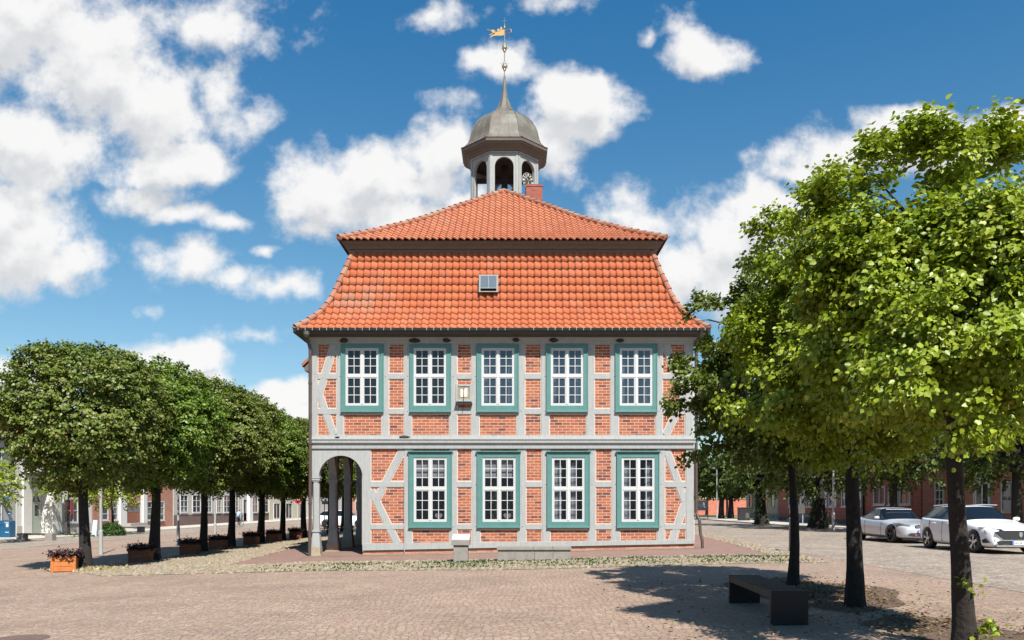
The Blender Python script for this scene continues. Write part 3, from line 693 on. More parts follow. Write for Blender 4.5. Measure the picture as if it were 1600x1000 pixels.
# ---- windows
def frame_rect(mb, x0, x1, z0, z1, w_, y0, y1, wb=None, wt=None):
    wb = wb or w_; wt = wt or w_
    mb.box(x0, x0+w_, y0, y1, z0, z1); mb.box(x1-w_, x1, y0, y1, z0, z1)
    mb.box(x0+w_, x1-w_, y0+.0006, y1, z0, z0+wb); mb.box(x0+w_, x1-w_, y0+.0006, y1, z1-wt, z1)
def window(c0, c1, cy0, cy1, g0, g1, gy0, gy1, cap, kind, lab=None):
    X0, X1, Z0, Z1 = fx(c0), fx(c1), fz(cy1), fz(cy0); x0, x1, z0, z1 = fx(g0), fx(g1), fz(gy1), fz(gy0)
    mb = MB(); ya = YF-.045
    # teal casing: outer board and inner fillet
    bl, br_, bb, bt = x0-X0, X1-x1, z0-Z0, Z1-z1
    mb.box(X0, x0+.004, ya, YW, Z0, Z1); mb.box(x1-.004, X1, ya, YW, Z0, Z1); mb.box(x0+.004, x1-.004, ya+.001, YW, Z0, z0+.004); mb.box(x0+.004, x1-.004, ya+.001, YW, z1-.004, Z1)
    q = .05
    mb.box(X0+.0, X0+.035, ya-.018, ya, Z0, Z1); mb.box(X1-.035, X1, ya-.018, ya, Z0, Z1); mb.box(X0+.035, X1-.035, ya-.017, ya+.001, Z0, Z0+.04); mb.box(X0+.035, X1-.035, ya-.017, ya+.001, Z1-.035, Z1)
    mb.box(X0-.01, X1+.01, ya-.045, ya+.01, Z0-.03, Z0+.008)
    if cap: mb.box(X0-.035, X1+.035, ya-.07, ya+.01, Z1-.0, Z1+.035); mb.box(X0-.018, X1+.018, ya-.04, ya+.01, Z1-.03, Z1)
    wo_ = mb.build('window', M['teal'], hall, bevel=.004)
    if lab: wo_['label'] = lab
    mb = MB(); yf = YF-.022; yk = YF+.03; xc = (x0+x1)/2; zc = (z0+z1)/2+.03
    frame_rect(mb, x0+.004, x1-.004, z0+.004, z1-.004, .042, yf, yk)
    mb.box(xc-.034, xc+.034, yf-.012, yk, z0+.046, z1-.046); mb.box(x0+.046, x1-.046, yf-.006, yk-.001, zc-.04, zc+.04)
    for (a, b) in ((x0+.046, xc-.034), (xc+.034, x1-.046)):
        for (c, d) in ((z0+.046, zc-.04), (zc+.04, z1-.046)):
            frame_rect(mb, a+.003, b-.003, c+.003, d-.003, .034, yf+.008, yk-.002)
            m_ = (a+b)/2; mb.box(m_-.011, m_+.011, yf+.016, yk-.004, c+.037, d-.037)
            for k in (1, 2):
                zz = c+.037+(d-c-.074)*k/3; mb.box(a+.037, b-.037, yf+.0165, yk-.0045, zz-.011, zz+.011)
    mb.build('frame', M['white'], wo_)
    mb = MB()
    for (a, b) in ((x0+.046, xc-.034), (xc+.034, x1-.046)):
        for (c, d) in ((z0+.046, zc-.04), (zc+.04, z1-.046)):
            t1, t2 = random.uniform(-.004, .004), random.uniform(-.004, .004)
            mb.add([(a+.02,yk-.012+t1,c+.02),(b-.02,yk-.012-t1,c+.02),(b-.02,yk-.012-t1+t2,d-.02),(a+.02,yk-.012+t1+t2,d-.02)], [(0,1,2,3)])
    mb.build('panes', M['glass' if kind != 'up' else 'glass_sky'], wo_)
    if kind == 'curtain':
        mb = MB()
        for (a, b) in ((x0+.04, x0+.30), (x1-.30, x1-.04)) if random.random() < .5 else ((x0+.04, x0+.34), (xc-.02, xc+.28)):
            n = 24; vs = []
            for k in range(n+1):
                xx = a+(b-a)*k/n; yy = YW+.12+.03*math.sin(k*1.35)
                vs += [(xx, yy, z0+.05), (xx+random.uniform(-.01,.01), yy, zc-.0), (xx, yy, z1-.15)]
            mb.add(vs, [(3*k, 3*k+3, 3*k+4, 3*k+1) for k in range(n)]+[(3*k+1, 3*k+4, 3*k+5, 3*k+2) for k in range(n)])
        mb.build('curtain', M['curtain'], wo_, smooth=True)
    if kind == 'blind':
        mb = MB(); zz = z1-.05
        while zz > z1-.62: mb.box(x0+.05, x1-.05, YW+.07, YW+.075, zz-.075, zz-.004); zz -= .08
        mb.build('blind', M['blind'], wo_)
        mb = MB(); pts = []
        for k in range(20):
            a = 2*math.pi*k/20; pts.append((.0115*16*math.sin(a)**3, .0115*(13*math.cos(a)-5*math.cos(2*a)-2*math.cos(3*a)-math.cos(4*a))))
        pts = pts[::-1]
        ox = xc+.27; mb.prism([(ox+p[0]*.7, z0+.19+p[1]*.7) for p in pts], YW+.03, YW+.05)
        mb.prism([(ox+p[0]*.32, z0+.19+p[1]*.32) for p in pts], YW+.024, YW+.029)
        mb.build('heart_ornament', M['white'], wo_)
    if kind == 'up':
        mb = MB()
        for (a, b) in ((x0+.04, x0+.22), (x1-.22, x1-.04)):
            n = 14; vs = []
            for k in range(n+1):
                xx = a+(b-a)*k/n; yy = YW+.16+.025*math.sin(k*1.5); vs += [(xx, yy, z0+.05), (xx, yy, z1-.05)]
            mb.add(vs, [(2*k, 2*k+2, 2*k+3, 2*k+1) for k in range(n)])
        mb.build('curtain', M['curtain'], wo_, smooth=True)
for i, a in enumerate(UF_W): window(a[0], a[1], UY[0], UY[1], a[2], a[3], UY[2], UY[3], False, 'up' if i in (2, 3, 4) else 'plain')
for i, a in enumerate(GF_W): window(a[0], a[1], GY[0], GY[1], a[2], a[3], GY[2], GY[3], True, 'blind' if i < 2 else 'curtain')
# plaque between upper windows
mb = MB(); px0, px1, pz0, pz1 = fx(712.5), fx(737.2), fz(627.5), fz(600.5)
frame_rect(mb, px0, px1, pz0, pz1, .07, YF-.035, YW); pl = mb.build('plaque', M['timber'], hall, bevel=.004)
mb = MB(); mb.box(px0+.07, px1-.07, YF-.012, YW-.005, pz0+.07, pz1-.07); mb.build('panel', simple('ochre_plaque', (.25,.20,.13), .7, .25, 12), pl)
mb = MB(); xc = (px0+px1)/2; zc = (pz0+pz1)/2
mb.prism([(xc-.115,zc-.13),(xc-.02,zc-.14),(xc-.006,zc-.05),(xc-.012,zc+.05),(xc-.03,zc+.13),(xc-.115,zc+.13)], YF-.025, YF-.0125)
mb.prism([(xc+.02,zc-.14),(xc+.115,zc-.12),(xc+.12,zc+.15),(xc+.03,zc+.15),(xc+.008,zc+.06),(xc+.004,zc-.05)], YF-.025, YF-.0125)
mb.build('emblem', simple('white_gold_emblem', (.6,.58,.5), .4, .05), pl)
mb = MB(); mb.box(px0-.01, px1+.02, YF-.16, YF, pz0-.10, pz0-.055); mb.build('lamp_bar', M['iron'], pl)
mb = MB(); mb.tube([(xc,YF-.03,zc+.16),(xc-.01,YF-.045,zc),(xc+.0,YF-.1,pz0-.06),(xc-.02,YF-.01,pz0-.15),(xc-.05,YF-.01,pz0-.42)], .007, 5); mb.build('cable', M['iron'], pl)
# skylight
YSK = YFC-5.68
zs0, zs1 = wz(459.5, YSK), wz(431.5, YSK+.1); xs0, xs1 = wx(748.5, YSK), wx(778.5, YSK)
mb = MB()
A = Vector((0, YFC-5.80-.06, zs0)); B = Vector((0, YFC-5.60-.06, zs1))
def q4(x0, x1, t0, t1, o_): 
    p, q = A.lerp(B, t0), A.lerp(B, t1); return [(x0,p.y-o_,p.z),(x1,p.y-o_,p.z),(x1,q.y-o_,q.z),(x0,q.y-o_,q.z)]
def slab4(mb, x0, x1, t0, t1, o0, o1):
    a = q4(x0,x1,t0,t1,o0); b = q4(x0,x1,t0,t1,o1); mb.add(a+b, [(0,1,2,3),(4,5,1,0),(5,6,2,1),(6,7,3,2),(7,4,0,3)])
slab4(mb, xs0, xs0+.06, 0, 1, .10, -.15); slab4(mb, xs1-.06, xs1, 0, 1, .10, -.15); slab4(mb, xs0+.06, xs1-.06, .92, 1, .101, -.15); slab4(mb, xs0+.06, xs1-.06, 0, .05, .101, -.15)
slab4(mb, (xs0+xs1)/2-.012, (xs0+xs1)/2+.012, .2, .92, .12, .09); slab4(mb, xs0+.06, xs1-.06, .2, .24, .119, .09)
sk = mb.build('skylight', M['zinc'], hall)
mb = MB(); mb.add(q4(xs0+.06, xs1-.06, .22, .92, .095), [(0,1,2,3)]); mb.build('pane', glassmat('skylight_glass', (.10,.12,.14), 0, 2), sk)
mb = MB(); mb.add(q4(xs0+.06, xs1-.06, .05, .22, .03), [(0,1,2,3)]); mb.build('gap', M['iron'], sk)
# side canopy on the left wall
mb = MB(); yc0, yc1 = 30.2, 33.6; xw = fx(488.2)-.6
zt_, zl = 8.0, 6.75
mb.add([(xw+.62,yc0,zt_),(xw-.66,yc0,zl+.1),(xw-.66,yc1,zl+.1),(xw+.62,yc1,zt_),(xw+.62,yc0,zt_-.08),(xw-.62,yc0,zl),(xw-.62,yc1,zl),(xw+.62,yc1,zt_-.08)], [(0,1,2,3),(7,6,5,4),(0,4,5,1),(1,5,6,2),(2,6,7,3)])
mb.build('side_canopy', M['ridge'], hall)
mb = MB(); mb.prism([(xw+.6,6.0),(xw+.6,zt_-.1),(xw-.55,zl-.02),(xw-.55,zl-.14),(xw-.2,zl-.2)], yc0+.06, yc1-.06); mb.build('canopy_bracket', M['timber_dark'], hall)
# ---- arcade
def arch_panel(x0, x1, zs, r, zt, y0, y1, axis='x', cx_=None):
    """spandrel from x0..x1 with a half round opening of radius r springing at zs"""
    mb = MB(); cx_ = (x0+x1)/2 if cx_ is None else cx_; n = 20
    def tr(u, v_, y): return (u, y, v_) if axis == 'x' else (y, u, v_)
    arc = [(cx_-r*math.cos(math.pi*k/n), zs+r*math.sin(math.pi*k/n)) for k in range(n+1)]
    out = [(x0, zs)]+[(x0+(x1-x0)*k/(n), zt) for k in range(n+1)]+[(x1, zs)]
    top = [(x0+(x1-x0)*k/n, zt) for k in range(n+1)]
    vs = []
    for y in (y0, y1):
        for k in range(n+1): vs += [tr(arc[k][0], arc[k][1], y), tr(top[k][0], top[k][1], y)]
    m_ = 2*(n+1); fs = []
    for k in range(n):
        fs += [(2*k, 2*k+2, 2*k+3, 2*k+1), (m_+2*k+1, m_+2*k+3, m_+2*k+2, m_+2*k), (2*k, m_+2*k, m_+2*k+2, 2*k+2)]
    b = len(vs); vs += [tr(x0, zs, y0), tr(x0, zs, y1), tr(x1, zs, y0), tr(x1, zs, y1)]
    e = 2*n
    fs += [(b, 0, 1), (b+1, m_+1, m_), (b+2, e+1, e), (b+3, m_+e, m_+e+1), (b, b+1, m_, 0), (b+2, e, m_+e, b+3), (b, 1, m_+1, b+1), (b+2, b+3, m_+e+1, e+1)]
    return mb.add(vs, fs)
xa0 = fx(487.4)
arch_panel(xa0, fx(567.2), fz(746), (arch_r-arch_l)/2, fz(701), YF+.001, YF+.22, cx_=(arch_l+arch_r)/2).build('arch', M['timber'], hall)
mb = MB(); mb.box(fx(566.5), fx(567.6), YF+.002, YF+.22, fz(862), fz(702)); mb.box(fx(569), fx(571), YW, YF+.3, fz(862), fz(702)); mb.build('jamb', M['timber'], hall)
def column(cx_, cy_, w_, zb, zcap, ztop):
    mb = MB(); h_ = w_/2
    def blk(hw, z0, z1, ch=0.0):
        c = ch; p = [(-hw+c,-hw),(hw-c,-hw),(hw,-hw+c),(hw,hw-c),(hw-c,hw),(-hw+c,hw),(-hw,hw-c),(-hw,-hw+c)] if c else [(-hw,-hw),(hw,-hw),(hw,hw),(-hw,hw)]
        mb.prismz([(cx_+a, cy_+b) for a, b in p], z0, z1)
    z1 = zb+.38; z2 = zb+.82
    mb.mi = 1; blk(h_*1.45, zb-.15, zb+.07); blk(h_*1.2, zb+.07, z1-.06); mb.mi = 0
    # tapered foot
    def taper(ha, hb, za, zb2, c):
        def oc(hw): return [(-hw+c,-hw),(hw-c,-hw),(hw,-hw+c),(hw,hw-c),(hw-c,hw),(-hw+c,hw),(-hw,hw-c),(-hw,-hw+c)]
        vs = [(cx_+a, cy_+b, za) for a, b in oc(ha)]+[(cx_+a, cy_+b, zb2) for a, b in oc(hb)]
        mb.add(vs, [tuple(range(7,-1,-1)), tuple(range(8,16))]+[(i,(i+1)%8,8+(i+1)%8,8+i) for i in range(8)])
    taper(h_*1.12, h_*.86, z1-.06, z2, .02)
    blk(h_*1.08, z2, z2+.035, .02); blk(h_*.95, z2+.036, z2+.07, .02)
    taper(h_*.84, h_*.80, z2+.071, zcap-.14, .05)
    blk(h_*.92, zcap-.14, zcap-.10, .02); blk(h_*1.06, zcap-.099, zcap-.03, .02); blk(h_*1.16, zcap-.029, zcap+.01, .01)
    taper(h_*.86, h_*.95, zcap+.011, ztop, .02)
    return mb.build('column', [M['timber'], M['sandstone']], hall)
zcap = fz(746)
column(fx(493), YF+.13, .27, -.20, zcap, fz(703))
ysp = 2.62; ycol = [YF+.13+ysp*k for k in range(7)]
for k in range(1, 7): column(fx(493), ycol[k], .36, -.21, zcap, fz(703))
for k in range(6):
    y0, y1 = ycol[k]+.12, ycol[k+1]-.12
    arch_panel(y0, y1, zcap, (y1-y0)/2-.02, fz(701), fx(488.5), fx(488.5)+.22, axis='y').build('arch', M['timber'], hall)
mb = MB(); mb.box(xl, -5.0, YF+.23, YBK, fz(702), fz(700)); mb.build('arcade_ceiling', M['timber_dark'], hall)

# ---- clock turret
tur = empty('turret', (CX, YF+9.0, 13.0)); tur.parent = hall; tur.location = Vector((CX, YF+9.0, 13.0))-hall.location
TX, TY = CX, YF+9.0
def octp(a, rot=0):
    r = a/math.cos(math.pi/8); return [(TX+r*math.cos(math.pi/8+k*math.pi/4+rot), TY+r*math.sin(math.pi/8+k*math.pi/4+rot)) for k in range(8)]
def octring(mb, prof, close=False):
    vs = []
    for (a, z) in prof: vs += [(x, y, z) for x, y in octp(a)]
    fs = [(i*8+k, i*8+(k+1) % 8, (i+1)*8+(k+1) % 8, (i+1)*8+k) for i in range(len(prof)-1) for k in range(8)]
    if close: fs.append(tuple(range(7, -1, -1)))
    return mb.add(vs, fs)
A_ = 1.47; zA0 = 13.2; zsp = 16.10; ztopA = 16.72; fw = 2*A_*math.tan(math.pi/8); ow = .405
for k in range(8):
    ang = k*math.pi/4 - math.pi/2
    c, s = math.cos(ang), math.sin(ang)     # outward dir
    def loc(mbx):
        o = MB()
        vs = [(TX+c*(-y)+(-s)*x, TY+s*(-y)+c*x, z) for (x, y, z) in mbx.v]; o.add(vs, mbx.f); return o
    pm = arch_panel(-fw/2+.012, fw/2-.012, zsp, ow, ztopA, -A_, -A_+.13)
    pm.box(-fw/2+.012, -ow, -A_, -A_+.13, zA0, zsp); pm.box(ow, fw/2-.012, -A_, -A_+.13, zA0, zsp)
    pm.box(-fw/2-.0, -fw/2+.10, -A_-.022, -A_-.001, zA0, ztopA-.02); pm.box(fw/2-.10, fw/2+.0, -A_-.022, -A_-.001, zA0, ztopA-.02)
    pm.box(-fw/2, fw/2, -A_-.06, -A_-.001, ztopA-.06, ztopA)
    loc(pm).build('arched_wall', M['timber'], tur)
    if k == 1:
        CF = (c, s)
mb = MB(); octring(mb, [(1.44,16.70),(1.55,16.74),(1.58,16.82),(1.72,16.93),(1.78,16.95),(1.80,17.0),(1.86,17.04),(1.88,17.16),(1.60,17.24)], True); mb.build('turret_cornice', M['timber_dark'], tur)
dome = [(1.90,17.17),(1.75,17.25),(1.60,17.42),(1.52,17.62),(1.45,17.95),(1.36,18.20),(1.20,18.48),(1.0,18.70),(.78,18.86),(.55,18.98),(.38,19.12),(.27,19.32),(.20,19.55),(.15,19.75),(.10,20.1),(.065,20.45),(.03,20.78)]
mb = MB(); octring(mb, dome); dm = mb.build('dome', M['copper'], tur)
mb = MB()
for k in range(8):
    pts = []
    for (a, z) in dome[:13]:
        x, y = octp(a+.004)[k]; pts.append((x, y, z+.004))
    mb.tube(pts, .022, 6)
    for t in (.33, .67):      # standing seams across each face
        pts = []
        for (a, z) in dome[:11]:
            p, q = octp(a+.003)[k], octp(a+.003)[(k+1) % 8]; pts.append((p[0]+(q[0]-p[0])*t, p[1]+(q[1]-p[1])*t, z+.004))
        mb.tube(pts, .010, 5)
mb.build('dome_seams', M['copper'], tur)
mb = MB(); mb.box(TX-.14, TX+.14, TY-.14, TY+.14, 13.2, 16.71); mb.box(TX-1.3, TX+1.3, TY-.09, TY+.09, 15.95, 16.12); mb.build('king_post', M['turret_shade'], tur)
mb = MB(); mb.add([(x, y, 16.69) for x, y in octp(1.45)], [tuple(range(7, -1, -1))]); mb.build('turret_ceiling', M['turret_shade'], tur)
mb = MB(); mb.lathe([(.36,0),(.33,.08),(.25,.25),(.20,.42),(.12,.5),(.03,.52)], (TX+.45, TY+.35, 15.3), 18); mb.build('bell', M['iron'], tur, smooth=True)
mb = MB(); octring(mb, [(1.3,14.35),(1.3,14.5)], True); mb.add([(x, y, 14.5) for x, y in octp(1.3)], [tuple(range(8))]); mb.build('turret_floor', M['timber_dark'], tur)
# clock in the right front opening
c, s = CF; mb = MB(); ck = Vector((TX+c*(A_-.02), TY+s*(A_-.02), 15.62)); ex = Vector((-s, c, 0)); eo = Vector((c, s, 0))
def disc(mb, r0, r1, n, z0, z1, t0=0, t1=2*math.pi):
    vs = []; fs = []
    for k in range(n+1):
        a = t0+(t1-t0)*k/n
        for (r, o_) in ((r0, z0), (r1, z0), (r1, z1), (r0, z1)):
            vs.append(ck+ex*r*math.sin(a)+Vector((0,0,1))*r*math.cos(a)+eo*o_)
    for k in range(n):
        for q in range(4): fs.append((4*k+q, 4*k+(q+1) % 4, 4*k+4+(q+1) % 4, 4*k+4+q))
    mb.add(vs, fs)
disc(mb, .34, .36, 40, 0, .03); disc(mb, .20, .215, 32, 0, .03); clk = mb.build('clock', M['timber'], tur)
mb = MB(); disc(mb, .0, .335, 40, -.004, .0); mb.build('dial', simple('dark_clock_face', (.045,.04,.038), .6, .3, 20), clk)
mb = MB()
for k in range(12):
    a = 2*math.pi*k/12; disc(mb, .235, .325, 1, .004, .018, a-.055 if k % 3 else a-.10, a+.055 if k % 3 else a+.10)
for (a, L_, w_) in ((R(52), .30, .05), (R(-38), .20, .085), (R(180), .12, .12)): disc(mb, .0, L_, 1, .02, .032, a-w_, a+w_)
mb.build('hour_marks', simple('cream_clock_marks', (.62,.58,.48), .5, .1), clk)
# spire ornaments
mb = MB(); mb.tube([(TX,TY,20.7),(TX,TY,23.1)], .022, 8)
for zc_ in (21.18, 22.02):
    mb.lathe([(.02,-.22),(.07,-.15),(.05,-.1),(.11,-.02),(.11,.06),(.06,.13),(.03,.2)], (TX,TY,zc_), 12)
    for k in range(6):
        a = k*math.pi/3; mb.tube([(TX+.05*math.cos(a),TY+.05*math.sin(a),zc_-.12),(TX+.15*math.cos(a),TY+.15*math.sin(a),zc_+.0),(TX+.12*math.cos(a),TY+.12*math.sin(a),zc_+.12),(TX+.19*math.cos(a),TY+.19*math.sin(a),zc_+.15)], [.014,.012,.01,.006], 5)
mb.lathe([(.02,-.06),(.06,-.03),(.06,.03),(.02,.06)], (TX,TY,22.93), 10)
mb.tube([(TX,TY,23.0),(TX,TY,23.38)], .012, 6); mb.tube([(TX-.09,TY,23.24),(TX+.09,TY,23.24)], .012, 6)
mb.build('finial', simple('silvered_finial', (.42,.38,.30), .35, .2, 8, 0, .8), tur)
mb = MB(); s_ = .0287
def vp(px, py): return (TX+(px-789.3)*s_, 1.55+(788-py)*.0287)
for poly in ([(769,55.5),(772,52),(775,50.5),(778,49.5),(781,49),(784,46),(788.8,46.5),(788.8,54.8),(783,55.8),(778,55.6),(774,56),(770,57),(767.5,59),(766.5,58.2)],
             [(769,46.5),(771.5,46.3),(774.5,47.5),(775,50),(773.5,53),(770.5,54.5),(771,51),(769,49.5)],
             [(777.5,47),(779,44.8),(781,45),(782,49.2),(779,49.5)], [(782.8,43.5),(784,41.2),(785.3,43.5),(786.5,46.6),(782,46.8)],
             [(762,45.3),(770,48.6),(770,49.2),(762,45.9)], [(765.5,54.5),(769.5,51.8),(770,53),(766,55.4)]):
    mb.prism([vp(*p) for p in poly][::-1], TY-.012, TY+.012)
mb.tube([(vp(789,48)[0],TY,vp(789,48)[1])]+[(vp(a,b)[0],TY,vp(a,b)[1]) for a,b in [(793,46.6),(797,45),(799.5,46),(799.8,49),(799,51),(795,52),(789.5,52.4)]], .018, 6)
mb.build('weather_vane', M['gold'], tur)
# chimney
mb = MB(); yk = 33.55; x0, x1 = wx(822, yk), wx(847.5, yk)
mb.box(x0, x1, yk, yk+.9, 13.0, wz(291, yk)); mb.box(x0-.02, x1+.02, yk-.02, yk+.92, wz(291, yk)+.001, wz(288, yk)); 
ch = mb.build('chimney', brickmat('chimney_brick', sc([(.50,.13,.09),(.58,.19,.12),(.42,.11,.08),(.55,.17,.11)], (.5,.45,.45)), (.2,.09,.065), bw=.25, bh=.085), hall)
mb = MB(); mb.box(x0+.05, x1-.05, yk+.04, yk+.86, wz(288, yk)+.001, wz(287, yk)); mb.build('chimney_cap', M['iron'], ch)

# swallow nests under the cornice and on the moulding
NEST = [(538,532.5,8,4.2,'first'),(648,532.5,11,4.3,'second'),(698,532,7.5,3.8,''),(806,531.5,6,3.8,''),(865,532,9,4.0,''),(968,532.5,7,3.8,'')]
nl = ['mud swallow nest above the leftmost upper window of the town hall','widest mud nest above the second upper window of the town hall','small mud nest at the right corner of the second upper window','small mud nest at the right corner of the middle upper window','mud nest above the fourth upper window of the town hall','mud nest at the left corner of the rightmost upper window']
def lump(name, c, r, m, parent=None, n=10, seed=0):
    rng = random.Random(seed); mb = MB(); prof = []
    vs = []; fs = []; rows = 6
    for i in range(rows+1):
        ph = math.pi*i/rows
        for k in range(n):
            a = 2*math.pi*k/n; q = 1+rng.uniform(-.18, .18)
            vs.append((c[0]+r[0]*math.sin(ph)*math.cos(a)*q, c[1]+r[1]*math.sin(ph)*math.sin(a)*q, c[2]+r[2]*math.cos(ph)*q))
    for i in range(rows):
        for k in range(n): fs.append((i*n+k, (i+1)*n+k, (i+1)*n+(k+1) % n, i*n+(k+1) % n))
    mb.add(vs, fs); return mb.build(name, m, parent, smooth=True)
for i, (a, b, rx, ry, _) in enumerate(NEST):
    o = lump('bird_nest', (fx(a), YF-.06, fz(b)), (rx*.85/SB, .08, ry*.8/SB), M['nest'], seed=i); tag(o, nl[i], 'nest', 'mud nests under the cornice')
for i, (a, lab) in enumerate([(528, 'crumbled nest remains on the storey moulding left of the first post'), (632.5, 'heap of brown nest remains on the storey moulding below the second window')]):
    o = lump('nest_remains', (fx(a), YF-.09, fz(685)+.03), ((4 if i == 0 else 8)/SB, .05, .06 if i else .03), M['nest'], seed=9+i); tag(o, lab, 'nest', 'nest remains on the moulding')

# ---- stone pedestal and stone bench in front
yp = 22.5
ped = empty('info_pedestal', (wx(719.5, yp), yp+.2, G(-1.5)), 0, 'small concrete pedestal with a tilted white plate before the town hall', 'pedestal')
mb = MB(); mb.box(wx(708.5,yp), wx(731,yp), yp, yp+.4, G(-1.5)-.05, wz(852,yp)); mb.build('shaft', M['concrete'], ped, bevel=.008)
mb = MB(); mb.box(wx(705.5,yp), wx(734,yp), yp-.05, yp+.45, wz(852,yp)+.001, wz(843.5,yp)); mb.build('cap', M['concrete'], ped, bevel=.008)
mb = MB(); z0, z1 = wz(843.5,yp)+.001, wz(834.5,yp+.4)
mb.add([(wx(706,yp),yp-.04,z0),(wx(733.5,yp),yp-.04,z0),(wx(733.5,yp),yp+.42,z0),(wx(706,yp),yp+.42,z0),(wx(706,yp),yp-.04,z0+.02),(wx(733.5,yp),yp-.04,z0+.02),(wx(733.5,yp),yp+.42,z1),(wx(706,yp),yp+.42,z1)], [(3,2,1,0),(4,5,6,7),(0,1,5,4),(1,2,6,5),(2,3,7,6),(3,0,4,7)])
mb.build('plate', M['white'], ped)
stb = empty('stone_bench', (wx(834,22.4), 22.65, G(.3)), 0, 'long low weathered concrete block bench before the town hall', 'bench')
mb = MB(); yb = 22.4; xs_ = [777.5, 804.5, 835, 864, 891.5]
for i in range(4): mb.box(wx(xs_[i],yb)+.003, wx(xs_[i+1],yb)-.003, yb, yb+.5, G(.5)-.06, wz(859.5,yb)+.02*0)
mb.build('base', M['concrete'], stb, bevel=.006)
mb = MB(); xs_ = [776, 833, 864, 893]
for i in range(3): mb.box(wx(xs_[i],yb)+.003, wx(xs_[i+1],yb)-.003, yb-.04, yb+.54, wz(859.5,yb)+.001, wz(854.5,yb))
mb.build('slab', M['concrete'], stb, bevel=.008)

# ---- dark steel bench right foreground
def steel_bench(loc, rz, ln, w_, h_, label, mats, group=None, name='park_bench', d=.06):
    b = empty(name, loc, rz, label, 'bench', group)
    mb = MB()
    for k in range(4): mb.box(-w_/2+.004+k*(w_-.008)/4+.004, -w_/2+.004+(k+1)*(w_-.008)/4-.004, -ln/2+d, ln/2-d, h_-.10, h_-.004)
    mb.build('seat', mats[0], b, local=True, bevel=.005)
    mb = MB(); mb.box(-w_/2, -w_/2+.003, -ln/2+d+.001, ln/2-d-.001, h_-.105, h_-.012); mb.box(w_/2-.003, w_/2, -ln/2+d+.001, ln/2-d-.001, h_-.105, h_-.012); mb.build('edge_board', mats[1], b, local=True)
    for s in (-1, 1):
        mb = MB(); y0 = s*(ln/2-d/2); mb.box(-w_/2-.006, w_/2+.006, y0-d/2+.0005, y0+d/2-.0005, -.02, h_); mb.build('end_plate', mats[2], b, local=True, bevel=.004)
    return b
steel_bench((3.56, 11.28, .02), R(-2.2), 2.32, .455, .435, 'dark steel-ended bench with worn plank seat in the shade of the right trees', (M['bench_wood'], M['bench_edge'], M['bench_metal']))
# left far benches
p = gp(57, 845)
b1 = steel_bench((p.x, p.y, p.z), R(90), 2.1, .45, .45, 'low bench with pale concrete ends before the white shop porch', (M['bench_edge'], M['bench_edge'], M['concrete']), 'benches along the left shop row', d=.42)
p = gp(204, 832)
b2 = steel_bench((p.x, p.y, p.z), R(90), 2.0, .45, .45, 'low bench beside the round green shrub before the brown door', (M['bench_edge'], M['bench_edge'], M['bench_metal']), 'benches along the left shop row', d=.4)
# manhole at the lower left edge
p = gp(33, 999); mb = MB(); mb.lathe([(.33,.0),(.33,.012),(.29,.012),(.285,.008),(.0,.008)], (p.x, p.y, p.z), 32, cap=False); tag(mb.build('manhole_cover', simple('rusty_iron', (.12,.075,.06), .7, .2, 10, .4)), 'round rusty iron manhole cover in the setts at the lower left', 'manhole cover')
# mulch under the right trees
def blob_sheet(name, cx_, cy_, rx, ry, m, dz, seed, kind='structure'):
    rng = random.Random(seed); n = 40; ph = [rng.uniform(0, 6.28) for _ in range(5)]
    pts = []
    for k in range(n):
        a = 2*math.pi*k/n; q = 1+sum(.07*math.sin((i+2)*a+ph[i]) for i in range(5))
        pts.append((cx_+rx*q*math.cos(a), cy_+ry*q*math.sin(a)))
    mb = MB(); mb.add([(x, y, G(x)+dz) for x, y in pts]+[(cx_, cy_, G(cx_)+dz+.02)], [(k, (k+1) % n, n) for k in range(n)]); o = mb.build(name, m); o['kind'] = kind; return o
blob_sheet('tree_bed', 5.15, 13.7, 1.15, 2.5, M['mulch'], .006, 4)
blob_sheet('tree_bed', 5.2, 9.6, .8, 1.1, M['mulch'], .0065, 5)
blob_sheet('tree_bed', gp(133,889).x, gp(133,889).y-.1, 1.0, .8, M['mulch'], .018, 6)

# ------------------------------------------------------------------ leaves and trees
def leaf_mesh(name, P, D, N, size, rnd, m):
    n = len(P); D = D/np.linalg.norm(D, axis=1, keepdims=True); N = N-(N*D).sum(1, keepdims=True)*D; N /= np.linalg.norm(N, axis=1, keepdims=True)+1e-9
    S = np.cross(D, N); tpl = [(0,0,0),(-.40,.20,.07),(-.42,.58,.09),(0,1.06,-.08),(.42,.58,.09),(.40,.20,.07)]
    V = np.stack([P+(S*a+D*b+N*c)*size[:, None] for a, b, c in tpl], 1).reshape(-1, 3)
    o6 = (np.arange(n)*6)[:, None]; Fc = np.stack([o6+np.array([[0,1,2,3]]), o6+np.array([[0,3,4,5]])], 1).reshape(-1, 4)
    me = bpy.data.meshes.new(name); me.vertices.add(len(V)); me.vertices.foreach_set('co', V.ravel()); me.loops.add(Fc.size); me.loops.foreach_set('vertex_index', Fc.ravel())
    me.polygons.add(len(Fc)); me.polygons.foreach_set('loop_start', np.arange(len(Fc))*4)
    at = me.attributes.new('rnd', 'FLOAT', 'FACE'); at.data.foreach_set('value', np.repeat(rnd, 2)); me.update(calc_edges=True); me.materials.append(m); return me
